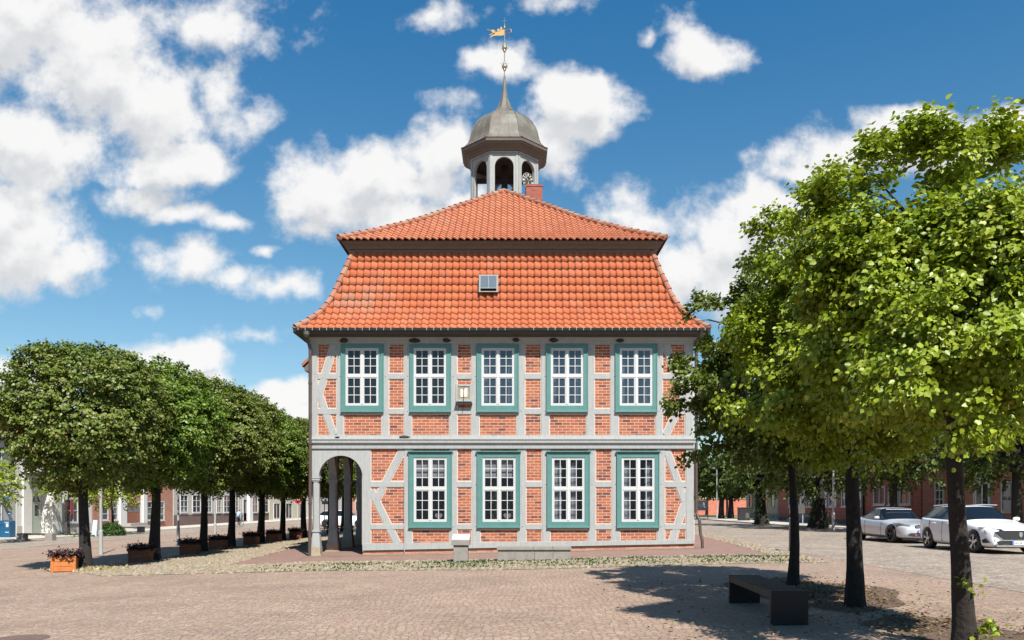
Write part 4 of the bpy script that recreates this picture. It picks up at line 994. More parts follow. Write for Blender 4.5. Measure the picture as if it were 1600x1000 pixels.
def spray_leaves(rng, SP, SD, k=28, L=.42, leaf=.095, up=.55):
    n = len(SP); t = np.tile((np.arange(k)+.5)/k, (n, 1)); SD = SD/np.linalg.norm(SD, axis=1, keepdims=True)
    Lr = L*rng.uniform(.6, 1.25, (n, 1)); z = np.array([0, 0, 1.0]); side = np.cross(SD, z); side /= np.linalg.norm(side, axis=1, keepdims=True)+1e-6
    P = SP[:, None]+SD[:, None]*(t*Lr)[:, :, None]; P[:, :, 2] -= (t**2)*Lr*.25
    sg = np.where(np.arange(k) % 2, 1, -1)[None, :, None]; P += side[:, None]*sg*rng.uniform(.0, .13, (n, k, 1)) + rng.normal(0, .035, (n, k, 3))
    D = SD[:, None]*.5+side[:, None]*sg*rng.uniform(.3, 1.0, (n, k, 1))+rng.normal(0, .28, (n, k, 3)); D[:, :, 2] -= rng.uniform(.15, .7, (n, k))
    N = np.zeros((n, k, 3)); N[:, :, 2] = up*.75; N += SD[:, None]*.85+rng.normal(0, .40, (n, k, 3))
    sz = leaf*rng.uniform(.55, 1.2, (n, k)); shade_ = np.clip(rng.normal(.5, .2, (n, 1))+rng.normal(0, .16, (n, k)), 0, 1)
    return P.reshape(-1, 3), D.reshape(-1, 3), N.reshape(-1, 3), sz.ravel(), shade_.ravel()
def crown_sprays(rng, c, r, nl, ns, box=2.0, zmin=None, lobes=None, lr=.36, inner=.18, clump=0):
    c = np.array(c); r = np.array(r)
    i = np.arange(nl)+.5; ph = np.arccos(1-2*i/nl); th = np.pi*(1+5**.5)*i
    d = np.stack([np.cos(th)*np.sin(ph), np.sin(th)*np.sin(ph), np.cos(ph)], 1)+rng.normal(0, .12, (nl, 3)); d /= np.linalg.norm(d, axis=1, keepdims=True)
    q = (np.abs(d)**box).sum(1, keepdims=True)**(-1/box)
    LC = c+d*q*r*rng.uniform(.58, .80, (nl, 1)); LR = r.mean()*lr*rng.uniform(.7, 1.3, nl)
    if lobes is not None:
        LC = np.concatenate([LC, np.array([l[:3] for l in lobes])]); LR = np.concatenate([LR, np.array([l[3] for l in lobes])])
    wts = LR**2; wts /= wts.sum(); li = rng.choice(len(LC), ns, p=wts)
    e = rng.normal(0, 1, (ns, 3)); e /= np.linalg.norm(e, axis=1, keepdims=True)
    out = LC[li]-c; out /= np.linalg.norm(out/r, axis=1, keepdims=True)+1e-6; outn = out/np.linalg.norm(out, axis=1, keepdims=True)
    e = e+outn*.75+np.array([0, 0, .25]); e /= np.linalg.norm(e, axis=1, keepdims=True)
    rad = np.where(rng.random(ns) < inner, rng.uniform(.0, .7, ns), rng.uniform(.70, 1.12, ns))
    P = LC[li]+e*(LR[li]*rad)[:, None]
    if clump:            # leafy twigs fan out from shared branch tips, with gaps between the tips
        nk = max(1, ns//clump); ci = np.repeat(np.arange(nk), clump); P = P[ci]+rng.normal(0, .055, (len(ci), 3)); e = e[ci]+rng.normal(0, .55, (len(ci), 3)); outn = outn[ci]; ns = len(ci)
    SD = e*.9+outn*.5+rng.normal(0, .25, (ns, 3)); SD[:, 2] -= .12
    if zmin is not None:
        k = P[:, 2] > zmin+rng.normal(0, .10, ns); P, SD = P[k], SD[k]
    return P, SD, LC
def trunk_mesh(name, base, top, r0, r1, seed, m, parent, bend=.06, rings=22, ns=14):
    rng = random.Random(seed); mb = MB(); vs = []; fs = []; base = Vector(base); top = Vector(top)
    ph = [rng.uniform(0, 6.28) for _ in range(6)]
    for i in range(rings+1):
        t = i/rings; c = base.lerp(top, t)+Vector((bend*math.sin(t*4+ph[0]), bend*math.sin(t*3+ph[1]), 0))*math.sin(math.pi*min(1, t*1.0)); r = r0+(r1-r0)*t
        flare = 1+.45*math.exp(-t*rings*.45)
        for k in range(ns):
            a = 2*math.pi*k/ns; q = flare*(1+.07*math.sin(3*a+ph[2]+t*3)+.05*math.sin(5*a+ph[3]-t*5)+rng.uniform(-.04, .04))
            vs.append((c.x+r*q*math.cos(a), c.y+r*q*math.sin(a), c.z))
    for i in range(rings):
        for k in range(ns): fs.append((i*ns+k, i*ns+(k+1) % ns, (i+1)*ns+(k+1) % ns, (i+1)*ns+k))
    mb.add(vs, fs); return mb.build(name, m, parent, smooth=True)
def limbs_mesh(top, z0, LC, r, m, parent, seed, n=26):
    rng = random.Random(seed); mb = MB(); idx = list(range(len(LC))); rng.shuffle(idx)
    for i in idx[:n]:
        e = Vector(LC[i]); s0 = Vector((top[0], top[1], z0+rng.uniform(0, .75)*(max(e.z, z0+.4)-z0))); 
        m1 = s0.lerp(e, .4)+Vector((rng.uniform(-.12, .12), rng.uniform(-.12, .12), .12)); m2 = s0.lerp(e, .75)+Vector((rng.uniform(-.12, .12), rng.uniform(-.12, .12), .12))
        mb.tube([s0, m1, m2, e], [r*.36, r*.27, r*.17, r*.07], 6)
        for _ in range(2):
            e2 = e+Vector((rng.uniform(-.3, .3), rng.uniform(-.3, .3), rng.uniform(-.2, .15))); mb.tube([m2, m2.lerp(e2, .5)+Vector((0,0,.05)), e2], [r*.14, r*.09, r*.03], 5)
    return mb.build('limbs', m, parent, smooth=True)
def tree(name, label, group, base, rtrunk, c, r, m, bark, seed, nl=46, ns=1400, k=28, leaf=.095, L=.42, box=2.0, zmin=None, lobes=None, lean=(0, 0), lr=.36, shoots=0, cat='tree', inner=.18, clump=0):
    rng = np.random.default_rng(seed); t = empty(name, base, 0, label, cat, group)
    P, SD, LC = crown_sprays(rng, c, r, nl, ns, box, zmin, lobes, lr, inner, clump)
    for _ in range(shoots):      # upright leader shoots breaking the outline
        a = rng.uniform(0, 6.28); rr = rng.uniform(0, .8); p0 = np.array([c[0]+r[0]*rr*math.cos(a), c[1]+r[1]*rr*math.sin(a), c[2]+r[2]*math.sqrt(max(0, 1-rr*rr))*.85])
        h_ = rng.uniform(.12, .38); q = 6; u = np.linspace(0, 1, q)[:, None]; dr = np.array([math.cos(a)*.35*rr, math.sin(a)*.35*rr, 1.0])
        P = np.concatenate([P, p0+dr*u*h_+rng.normal(0, .05, (q, 3))]); SD = np.concatenate([SD, rng.normal(0, .6, (q, 3))+np.array([0, 0, .35])])
    LP, LD, LN, LS, LRn = spray_leaves(rng, P, SD, k, L, leaf)
    off = np.array(base); me = leaf_mesh('crown', LP-off, LD, LN, LS, LRn, m); link('crown', me, t)
    top = (c[0]+lean[0], c[1]+lean[1], c[2]+r[2]*.25)
    trunk_mesh('trunk', base, top, rtrunk, rtrunk*.55, seed, bark, t)
    limbs_mesh((c[0], c[1]), (zmin if zmin else base[2]+1.7)+.25, LC, rtrunk, bark, t, seed)
    return t
def lb(px, py, Y, r): return (wx(px, Y), Y, wz(py, Y), r)
GR = 'lindens beside the steel bench'
bC = gp(1508, 1012); bB = gp(1336, 948); bA = gp(1239, 916)
YA, YB_, YC_ = bA.y, bB.y, bC.y
tree('linden_tree', 'tallest bright green linden nearest the camera, leafy sprouts on its trunk', GR, bC, .098, (bC.x-.10, bC.y+.1, 3.58), (1.45, 1.6, 1.08), M['leaf_c'], M['bark'], 11, nl=70, ns=4000, k=24, leaf=.060, L=.22, clump=7, zmin=2.22,
     lobes=[lb(1530,235,YC_,.34), lb(1440,245,YC_,.30), lb(1590,250,YC_,.30), lb(1375,285,YC_,.33), lb(1300,335,YC_,.34), lb(1480,290,YC_,.5), lb(1340,400,YC_,.45), lb(1420,560,YC_-1,.45), lb(1560,640,YC_-1,.45)], shoots=7, lr=.25)
tree('linden_tree', 'middle linden with dark trunk behind the near end of the steel bench', GR, bB, .112, (bB.x, bB.y, 3.85), (1.50, 1.6, 1.68), M['leaf_c'], M['bark2'], 12, nl=60, ns=3100, k=24, leaf=.066, L=.25, clump=7, zmin=2.15,
     lobes=[lb(1222,372,YB_,.30), lb(1250,430,YB_,.45), lb(1280,340,YB_,.4), lb(1340,300,YB_,.42), lb(1200,520,YB_,.42), lb(1190,620,YB_,.4), lb(1260,600,YB_-.8,.5)], shoots=5, lr=.26)
tree('linden_tree', 'duller green linden closest to the town hall corner, slimmest trunk', GR, bA, .082, (bA.x, bA.y, 3.85), (1.75, 1.8, 1.72), M['leaf_a'], M['bark2'], 13, nl=60, ns=2400, k=24, leaf=.078, L=.25, clump=7, zmin=2.1,
     lobes=[lb(1195,425,YA,.42), lb(1165,470,YA,.4), lb(1105,500,YA,.34), lb(1090,570,YA,.36), lb(1078,640,YA,.34), lb(1110,700,YA,.42), lb(1088,600,YA,.36)], shoots=4, lr=.26)
# sprouts on the near trunk
def sprout(parent, pts, n, leaf, m, seed, name='sprout_leaves'):
    if len(pts) > 1 and name == 'sprout_leaves': return [sprout(parent, [q], n, leaf, m, seed+i) for i, q in enumerate(pts)]
    rng = np.random.default_rng(seed); P = []; 
    for (x, y, z, r) in pts: P.append(np.array([x, y, z])+rng.normal(0, r, (n, 3)))
    P = np.concatenate(P); k = len(P); D = rng.normal(0, 1, (k, 3)); D[:, 2] -= .3; N = rng.normal(0, .6, (k, 3))+np.array([0, -.3, .8])
    me = leaf_mesh(name, P-np.array(wloc(parent)), D, N, leaf*rng.uniform(.5, 1.2, k), rng.random(k), m); return link(name, me, parent)
tc_ = [o for o in COL.objects if o.name.startswith('linden_tree')][0]
yb2 = bC.y-.12
sprout(tc_, [(wx(1515,yb2),yb2,wz(912,yb2),.045),(wx(1522,yb2),yb2,wz(925,yb2),.03),(wx(1506,yb2),yb2-.02,wz(905,yb2),.03)], 9, .055, M['leaf_c'], 3)
sprout(tc_, [(wx(1540,yb2),yb2,wz(985,yb2),.06),(wx(1552,yb2),yb2,wz(978,yb2),.04),(wx(1525,yb2),yb2,wz(995,yb2),.05)], 16, .075, M['leaf_c'], 4)
# left row
GL = 'clipped lindens in the row left of the town hall'
LB = [(133,890,545),(241,876,568),(317,863,590),(361,854.5,612),(407,849,635),(441,844,650),(475,840.7,660)]
llab = ['nearest and largest linden of the left row, behind the sunlit orange crate','second linden of the left row from the camera, broad dark trunk','third linden of the left row, between the second and third flagpole','fourth linden of the left row from the camera','fifth linden of the left row, right of the cyclist','sixth linden of the left row from the camera','seventh linden of the left row, beside the town hall downpipe','eighth linden of the row, seen through the arcade','ninth linden of the row, seen through the arcade columns','last linden of the row, farthest through the arcade']
protos = []
for i, (px, py, tp) in enumerate(LB+[None, None, None]) if False else enumerate(LB):
    b = gp(px, py); ztop = wz(tp, b.y)
    if i < 3:
        r_ = (2.15, 2.05, (ztop-1.95)/2-.1)
        t = tree('linden_tree', llab[i], GL, b, [.15, .165, .14][i], (b.x, b.y, (ztop+1.95)/2+.1), r_, M[['leaf_l','leaf_l2','leaf_l'][i]], M['bark2'], 30+i, nl=100, ns=2500, k=24, leaf=.084, L=.28, box=2.6, zmin=2.05+.05*i, lr=.24, inner=.14)
        protos.append((t, ztop-b.z))
    else:
        src, h_ = protos[(i) % 3]; t = copy_tree(src); t.location = b; t.rotation_euler = (0, 0, R(75*i)); t.scale = (1, 1, (ztop-b.z)/h_); t['label'] = llab[i]
for k in range(3):
    src, h_ = protos[k]; t = copy_tree(src); x = -11.4; t.location = (x, 46.3+3.8*k, G(x)); t.rotation_euler = (0, 0, R(200+50*k)); t['label'] = llab[7+k]
# background trees (shared light crowns)
def small_tree(name, label, group, base, h_, r, m, seed, rt=.12, zmin=2.0, ns=420, leaf=.15, k=20):
    return tree(name, label, group, base, rt, (base[0], base[1], base[2]+(h_+zmin)/2), (r, r, (h_-zmin)/2), m, M['bark2'], seed, nl=26, ns=ns, k=k, leaf=leaf, L=.5, zmin=base[2]+zmin, lr=.4)
GS = 'street trees along the right pavement'
st1 = gp(1190, 822); st1.z += .1
t1 = small_tree('street_tree', 'ivy-clad street tree before the cream house front', GS, st1, 6.4, 2.6, M['leaf_far'], 50, .38, 2.2)
st2 = gp(1277, 827); st2.z += .1
t2 = small_tree('street_tree', 'thick pale-barked street tree before the brick house steps', GS, st2, 6.5, 2.7, M['leaf_far'], 51, .42, 2.1, ns=520)
t3 = small_tree('street_tree', 'street tree behind the silver coupe', GS, (19.8, 41.5, .17), 6.4, 2.7, M['leaf_far'], 52, .2, 2.4, ns=520)
t4 = small_tree('street_tree', 'street tree at the right frame edge, dark leaves before the white-trimmed window', GS, (19.6, 31.0, .17), 6.2, 2.5, M['leaf_far'], 53, .2, 2.25, ns=520)
for t, (px, y) in ((t1, (1190, st1.y)), (t2, (1277, st2.y))):
    b = Vector(t.location); sprout(t, [(b.x-.4,b.y-.35,b.z+.3+.5*q,.16) for q in range(4)]+[(b.x+.35,b.y-.4,b.z+.15,.2),(b.x-.5,b.y-.4,b.z+.1,.25)], 40, .12, M['leaf_shrub'], 60, 'ivy')
GF_ = 'small trees at the far right end of the street'
for i, (px, py, lab) in enumerate([(1127,812,'small tree left of the pair at the street end'),(1142,812,'small tree right of the pair before the far brick wall'),(1104,806,'small tree behind the white notice board'),(1136,808,'thin far tree between the pair at the street end')]):
    b = gp(px, py); b.z += .0
    small_tree('far_tree', lab, GF_, b, 6.6 if i != 3 else 5.5, 3.0 if i != 3 else 2.0, M['leaf_far'], 70+i, .26 if i < 2 else .14, 2.6, ns=300, leaf=.24)
for i, (x, y, h_, r, lab) in enumerate([(27,128,10,5,'large dark tree behind the far brick wall'),(16,135,9.5,4.5,'far tree behind the town hall right corner'),(-17,118,9,4,'far tree seen through the arcade'),(-24,140,9.5,4.5,'far tree beyond the last left row linden'),(36,120,9,4.5,'far tree behind the cream house')]):
    small_tree('backdrop_tree', lab, 'trees closing the street views', (x, y, G(x)), h_, r, M['leaf_far'], 80+i, .3, 2.2, ns=380, leaf=.34, k=18)
# young tree and light branches at left, far
p = gp(175, 836); small_tree('young_tree', 'young tree with pale leaves rising from the round shrub', None, p, 4.2, 1.9, M['leaf_c'], 90, .09, 2.35, ns=210, leaf=.13)
p = gp(-22, 850); small_tree('young_tree', 'young light green tree at the left frame edge by the blue sign', None, p, 4.4, 1.6, M['leaf_c'], 91, .09, 2.1, ns=210, leaf=.12)
p = gp(108, 838); small_tree('young_tree', 'young light green tree before the shop display window', None, p, 4.4, 1.7, M['leaf_c'], 92, .08, 2.7, ns=160, leaf=.12)
p = gp(174, 837); sh = empty('shrub', p, 0, 'round dense green shrub at the foot of the young tree', 'shrub')
rng = np.random.default_rng(5); e = rng.normal(0, 1, (420, 3)); e /= np.linalg.norm(e, axis=1, keepdims=True); e[:, 2] = np.abs(e[:, 2])
LP, LD, LN, LS, LR_ = spray_leaves(rng, e*np.array([.72, .6, .62])+np.array([0, 0, .1]), e+np.array([0, 0, .3]), 12, .2, .085); link('foliage', leaf_mesh('foliage', LP, LD, LN, LS, LR_, M['leaf_shrub']), sh)
mb = MB(); [mb.tube([(0,0,-.05),(.2*math.cos(a),.2*math.sin(a),.3),(.45*math.cos(a),.45*math.sin(a),.55)], [.02,.014,.006], 5) for a in (0,1,2,3,4,5)]; mb.build('stems', M['bark'], sh, local=True)
# leaf litter in the tree bed and on the setts (uncountable)
rng = np.random.default_rng(9); n = 2600
lx = np.concatenate([rng.normal(5.15, .55, 1500), rng.normal(5.2, .5, 700), rng.uniform(1.5, 8, 400)]); ly = np.concatenate([rng.normal(13.6, 1.2, 1500), rng.normal(9.8, .7, 700), rng.uniform(9, 16, 400)])
P = np.stack([lx, ly, np.clip(.0213*lx-.057, -.61, .071)+.022+rng.uniform(0, .02, n)], 1); D = rng.normal(0, 1, (n, 3)); D[:, 2] *= .25; N = rng.normal(0, .35, (n, 3))+np.array([0, 0, 1])
o = link('leaf_litter', leaf_mesh('leaf_litter', P, D, N, rng.uniform(.02, .06, n), rng.random(n), leafmat('dry_leaf', [(.14,.085,.04),(.22,.14,.07),(.10,.06,.035),(.30,.22,.12),(.08,.07,.03)], .1, .8))); tag(o, 'dry brown leaf litter strewn round the feet of the right trees', 'leaf litter', kind='stuff')
def weeds(name, lab, n, fn, m, hgt, seed):
    rng = np.random.default_rng(seed); P = fn(rng, n); D = rng.normal(0, .45, (n, 3))+np.array([0, 0, .8]); N = rng.normal(0, 1, (n, 3)); N[:, 2] *= .3
    o = link(name, leaf_mesh(name, P, D, N, hgt*rng.uniform(.4, 1.2, n), rng.random(n), m)); tag(o, lab, 'weeds', kind='stuff')
def wf(rng, n):
    x = rng.uniform(-7, 7.8, n)+0; c = rng.choice(np.array([-4.5,-1.9,-1.2,-.6,.9,2.0,3.6,5.5,6.8]), n); x = np.where(rng.random(n) < .7, c+rng.normal(0, .45, n), x); y = rng.uniform(20.3, 23.0, n); y = np.where(rng.random(n) < .3, 22.35+rng.normal(0, .1, n), y)
    return np.stack([x, y, np.clip(.0213*x-.057, -.61, .071)+.015], 1)
weeds('grass_tufts', 'short green weeds growing between the field stones', 3600, wf, M['leaf_shrub'], .05, 14)
def wf2(rng, n):
    b = gp(133, 889); x = b.x+rng.normal(.3, .5, n); y = b.y-.45+rng.normal(0, .25, n); return np.stack([x, y, G(b.x)+.02+0*x], 1)
weeds('dry_grass', 'dry straw coloured grass at the foot of the nearest left linden', 900, wf2, leafmat('straw', [(.4,.31,.17),(.5,.4,.24),(.3,.25,.12)], .2, .8), .09, 15)
def wf3(rng, n):
    b = gp(118, 838); x = b.x+rng.normal(0, .9, n); y = b.y+rng.normal(.5, .8, n); return np.stack([x, y, G(b.x)+.02+0*x], 1)
weeds('grass_patch', 'patch of grass on the setts before the shop display window', 1500, wf3, M['leaf_shrub'], .13, 16)

# ------------------------------------------------------------------ planters
def planter(loc, rz, m, label):
    t = empty('planter', loc, rz, label, 'planter', 'wooden flower crates along the left linden row')
    W, Dp, H_ = .62, .52, .44; mb = MB()
    for k in range(3):
        z0 = .02+k*.14; z1 = z0+.132
        mb.box(-W/2, W/2, -Dp/2, -Dp/2+.03, z0, z1); mb.box(-W/2, W/2, Dp/2-.03, Dp/2, z0, z1)
        mb.box(-W/2, -W/2+.03, -Dp/2+.031, Dp/2-.031, z0, z1); mb.box(W/2-.03, W/2, -Dp/2+.031, Dp/2-.031, z0, z1)
    mb.build('planks', m, t, local=True, bevel=.004)
    mb = MB()
    for sx in (-1, 1):
        for sy in (-1, 1): mb.box(sx*(W/2-.05)-.03, sx*(W/2-.05)+.03, sy*(Dp/2+.012)-.012, sy*(Dp/2+.012)+.012, 0, H_)
    mb.build('corner_posts', m, t, local=True, bevel=.003)
    mb = MB(); mb.box(-W/2+.03, W/2-.03, -Dp/2+.03, Dp/2-.03, .02, .38); mb.build('soil', M['mulch'], t, local=True)
    rng = np.random.default_rng(6); n = 130; SP = np.stack([rng.uniform(-W/2+.05, W/2-.05, n), rng.uniform(-Dp/2+.05, Dp/2-.05, n), np.full(n, .40)], 1)
    SD = np.stack([SP[:, 0]*1.2, SP[:, 1]*1.2, rng.uniform(.5, 1, n)], 1)+rng.normal(0, .2, (n, 3))
    LP, LD, LN, LS, LR_ = spray_leaves(rng, SP, SD, 12, .24, .065); link('bedding_plants', leaf_mesh('bedding_plants', LP, LD, LN, LS, LR_, M['leaf_plum']), t)
    mb = MB()
    for q in range(26):
        x, y, z = rng.uniform(-W/2, W/2), rng.uniform(-Dp/2, Dp/2), rng.uniform(.46, .58); mb.lathe([(.002,0),(.02,.008),(.014,.02)], (x, y, z), 6)
    mb.build('blossoms', M['petal'], t, local=True)
    return t
PL = [(101,896,0),(220,881,1),(297,867,1),(341,859,1),(393,851.5,1),(428,846.5,1),(462,842.5,1)]
plab = ['bright orange sunlit wooden flower crate beside the nearest left linden','red-brown flower crate before the second left linden, pale blossoms','flower crate left of the third linden trunk','flower crate left of the fourth linden trunk','flower crate left of the fifth linden trunk','flower crate left of the sixth linden trunk','farthest flower crate, left of the seventh linden trunk']
p1 = planter(gp(101, 893), R(22), M['crate'], plab[0])
p2 = planter(gp(220, 879), R(6), M['crate_d'], plab[1])
for (px, py, _), lab in list(zip(PL, plab))[2:]:
    c_ = copy_tree(p2); c_.location = gp(px, py); c_.rotation_euler = (0, 0, R(random.uniform(-10, 14))); c_['label'] = lab
# ------------------------------------------------------------------ flagpoles, lamps, bollard, signs
def pole(loc, h_, r, name, label, cat, group, m=M['steel']):
    t = empty(name, loc, 0, label, cat, group); mb = MB(); mb.lathe([(r*1.5,-.02),(r*1.5,.9),(r*1.05,.93),(r*.8,h_-.06),(r*.5,h_)], (0,0,0), 12); mb.build('pole', m, t, local=True, smooth=False)
    return t
fpl = ['pale flagpole right of the nearest left linden','pale flagpole between the second and third left lindens','pale flagpole between the third and fourth left lindens','far pale flagpole behind the cyclist']
for (px, py), lab in zip([(157.5,866),(278.5,852),(336,843.5),(376,822)], fpl):
    t = pole(gp(px, py), 5.2, .05, 'flagpole', lab, 'flagpole', 'flagpoles on the left square'); mb = MB(); mb.lathe([(.01,0),(.05,.04),(.05,.07),(.01,.11)], (0,0,5.2), 10); mb.build('ball', M['steel'], t, local=True)
def lamp(loc, h_, label, group=None):
    t = pole(loc, h_, .055, 'street_lamp', label, 'street lamp', group)
    mb = MB(); mb.tube([(0,0,h_-.05),(0,0,h_+.15),(-.25,0,h_+.25)], .03, 8); mb.build('arm', M['steel'], t, local=True)
    mb = MB(); mb.lathe([(.05,.12),(.2,.02),(.22,-.02),(.16,-.1),(.02,-.12)], (-.3,0,h_+.2), 14); mb.build('lamp_head', M['zinc'], t, local=True, smooth=True)
b = gp(1302, 831); b.z += .1; lamp(b, 5.0, 'grey street lamp post before the right brick house')
b = gp(1120, 813); lamp(b, 4.6, 'thin street lamp post by the small far trees')
b = gp(243, 829); pole(b, 3.0, .05, 'sign_post', 'thin grey post left of the second left linden', 'post', None)
p = gp(1239.5, 863); t = empty('bollard', p, 0, 'pale granite bollard behind the slim linden trunk', 'bollard'); mb = MB(); mb.prism([(-.115,-.05),(.115,-.05),(.095,1.0),(.04,1.08),(-.06,1.10),(-.1,1.04)], -.1, .1); mb.build('shaft', M['granite'], t, local=True, bevel=.015)
# no-entry sign
p = gp(466, 824); t = empty('no_entry_sign', p, 0, 'round red no-entry sign with white bar on a post', 'road sign'); hs = wz(780.5, p.y)-p.z
mb = MB(); mb.tube([(0,0,-.02),(0,0,hs+.3)], .035, 8); mb.build('post', M['steel'], t, local=True)
mb = MB(); mb.lathe([(.40,-.06),(.40,-.045)], (0,0,hs), 28, axis='y'); mb.build('sign_disc', M['white'], t, local=True)
mb = MB(); mb.lathe([(.375,-.066),(.375,-.061)], (0,0,hs), 28, axis='y'); mb.build('red_face', simple('red_sign_face', (.42,.02,.03), .4, .05), t, local=True)
mb = MB(); mb.box(-.28,.28,-.072,-.067,hs-.065,hs+.065); mb.build('white_bar', M['white'], t, local=True)
# small blue street board behind the arcade and notice board at the street end
blue = simple('blue_sign', (.01,.09,.26), .4, .06); bluebox = simple('blue_box_paint', (.008,.075,.16), .4, .1)
p = gp(507, 836); t = empty('blue_sign', p, 0, 'small pale blue board on a post seen behind the arcade', 'sign'); mb = MB(); mb.tube([(0,0,0),(0,0,2.1)], .03, 6); mb.build('post', M['steel'], t, local=True)
mb = MB(); mb.box(-.15,.22,-.03,-.01,1.85,2.05); mb.build('board', simple('pale_blue_board', (.3,.42,.6), .5), t, local=True)
p = gp(1097, 811); t = empty('notice_board', p, 0, 'white notice board on two posts at the end of the right street', 'notice board'); z0, z1 = wz(797.5, p.y)-p.z, wz(782, p.y)-p.z
mb = MB(); mb.box(-.52,.52,-.04,.0,z0,z1); mb.box(-.6,.6,-.02,.02,z1+.02,z1+.07); mb.build('board', M['white'], t, local=True); mb = MB(); mb.box(-.62,-.55,-.03,.03,0,z1+.1); mb.box(.55,.62,-.03,.03,0,z1+.1); mb.build('posts', M['steel'], t, local=True)
mb = MB(); mb.prism([(-.25,z0+.35),(.05,z0+.3),(.3,z0+.6),(.1,z0+.75),(-.15,z0+.65)], -.046, -.041); mb.build('printed_map', simple('pale_map', (.5,.65,.68), .6), t, local=True)
p = gp(1162, 815); p.z += .0; t = empty('utility_box', p, 0, 'dark grey utility cabinet left of the cream house', 'cabinet'); mb = MB(); mb.box(-.45,.45,-.3,.3,0,1.15); mb.box(-.48,.48,-.33,.33,1.151,1.22); mb.build('cabinet', M['iron'], t, local=True, bevel=.01)
mb = MB(); mb.box(.08,.38,-.305,-.301,.3,.75); mb.build('vent', M['zinc'], t, local=True)
# ------------------------------------------------------------------ houses
def facade_y(px, X): return X*F/(px-800)
hb = {}
hb['white'] = simple('white_render', (.56,.54,.51), .85, .05, 2, .1, dirt=((.42,.4,.36), 1.5, .6, .5))
hb['grey'] = simple('grey_render', (.36,.35,.33), .85, .06, 2)
hb['stone'] = simple('pale_stone_wall', (.40,.37,.32), .85, .08, 2, .2, dirt=((.3,.27,.23), 1.5, .58, .5))
hb['cream'] = simple('cream_render', (.46,.42,.31), .85, .06, 2)
hb['brick'] = brickmat('house_brick', [(.33,.13,.08),(.40,.17,.11),(.28,.10,.07),(.36,.15,.09)], (.36,.27,.21), axes='yz', bh=.08, mort=.01)
hb['redbrick'] = brickmat('red_house_brick', [(.33,.085,.055),(.40,.12,.075),(.27,.07,.05)], (.26,.14,.10), axes='yz', bh=.08, mort=.01)
hb['socle'] = brickmat('dark_brick_socle', [(.12,.07,.06),(.16,.09,.075),(.10,.06,.05)], (.14,.11,.09), axes='yz', bh=.08, mort=.01)
hb['roof'] = simple('red_house_roof', (.27,.09,.045), .8, .2, 3, .5)
hb['pane'] = glassmat('house_pane', (.035,.04,.045), 0, 1.2)
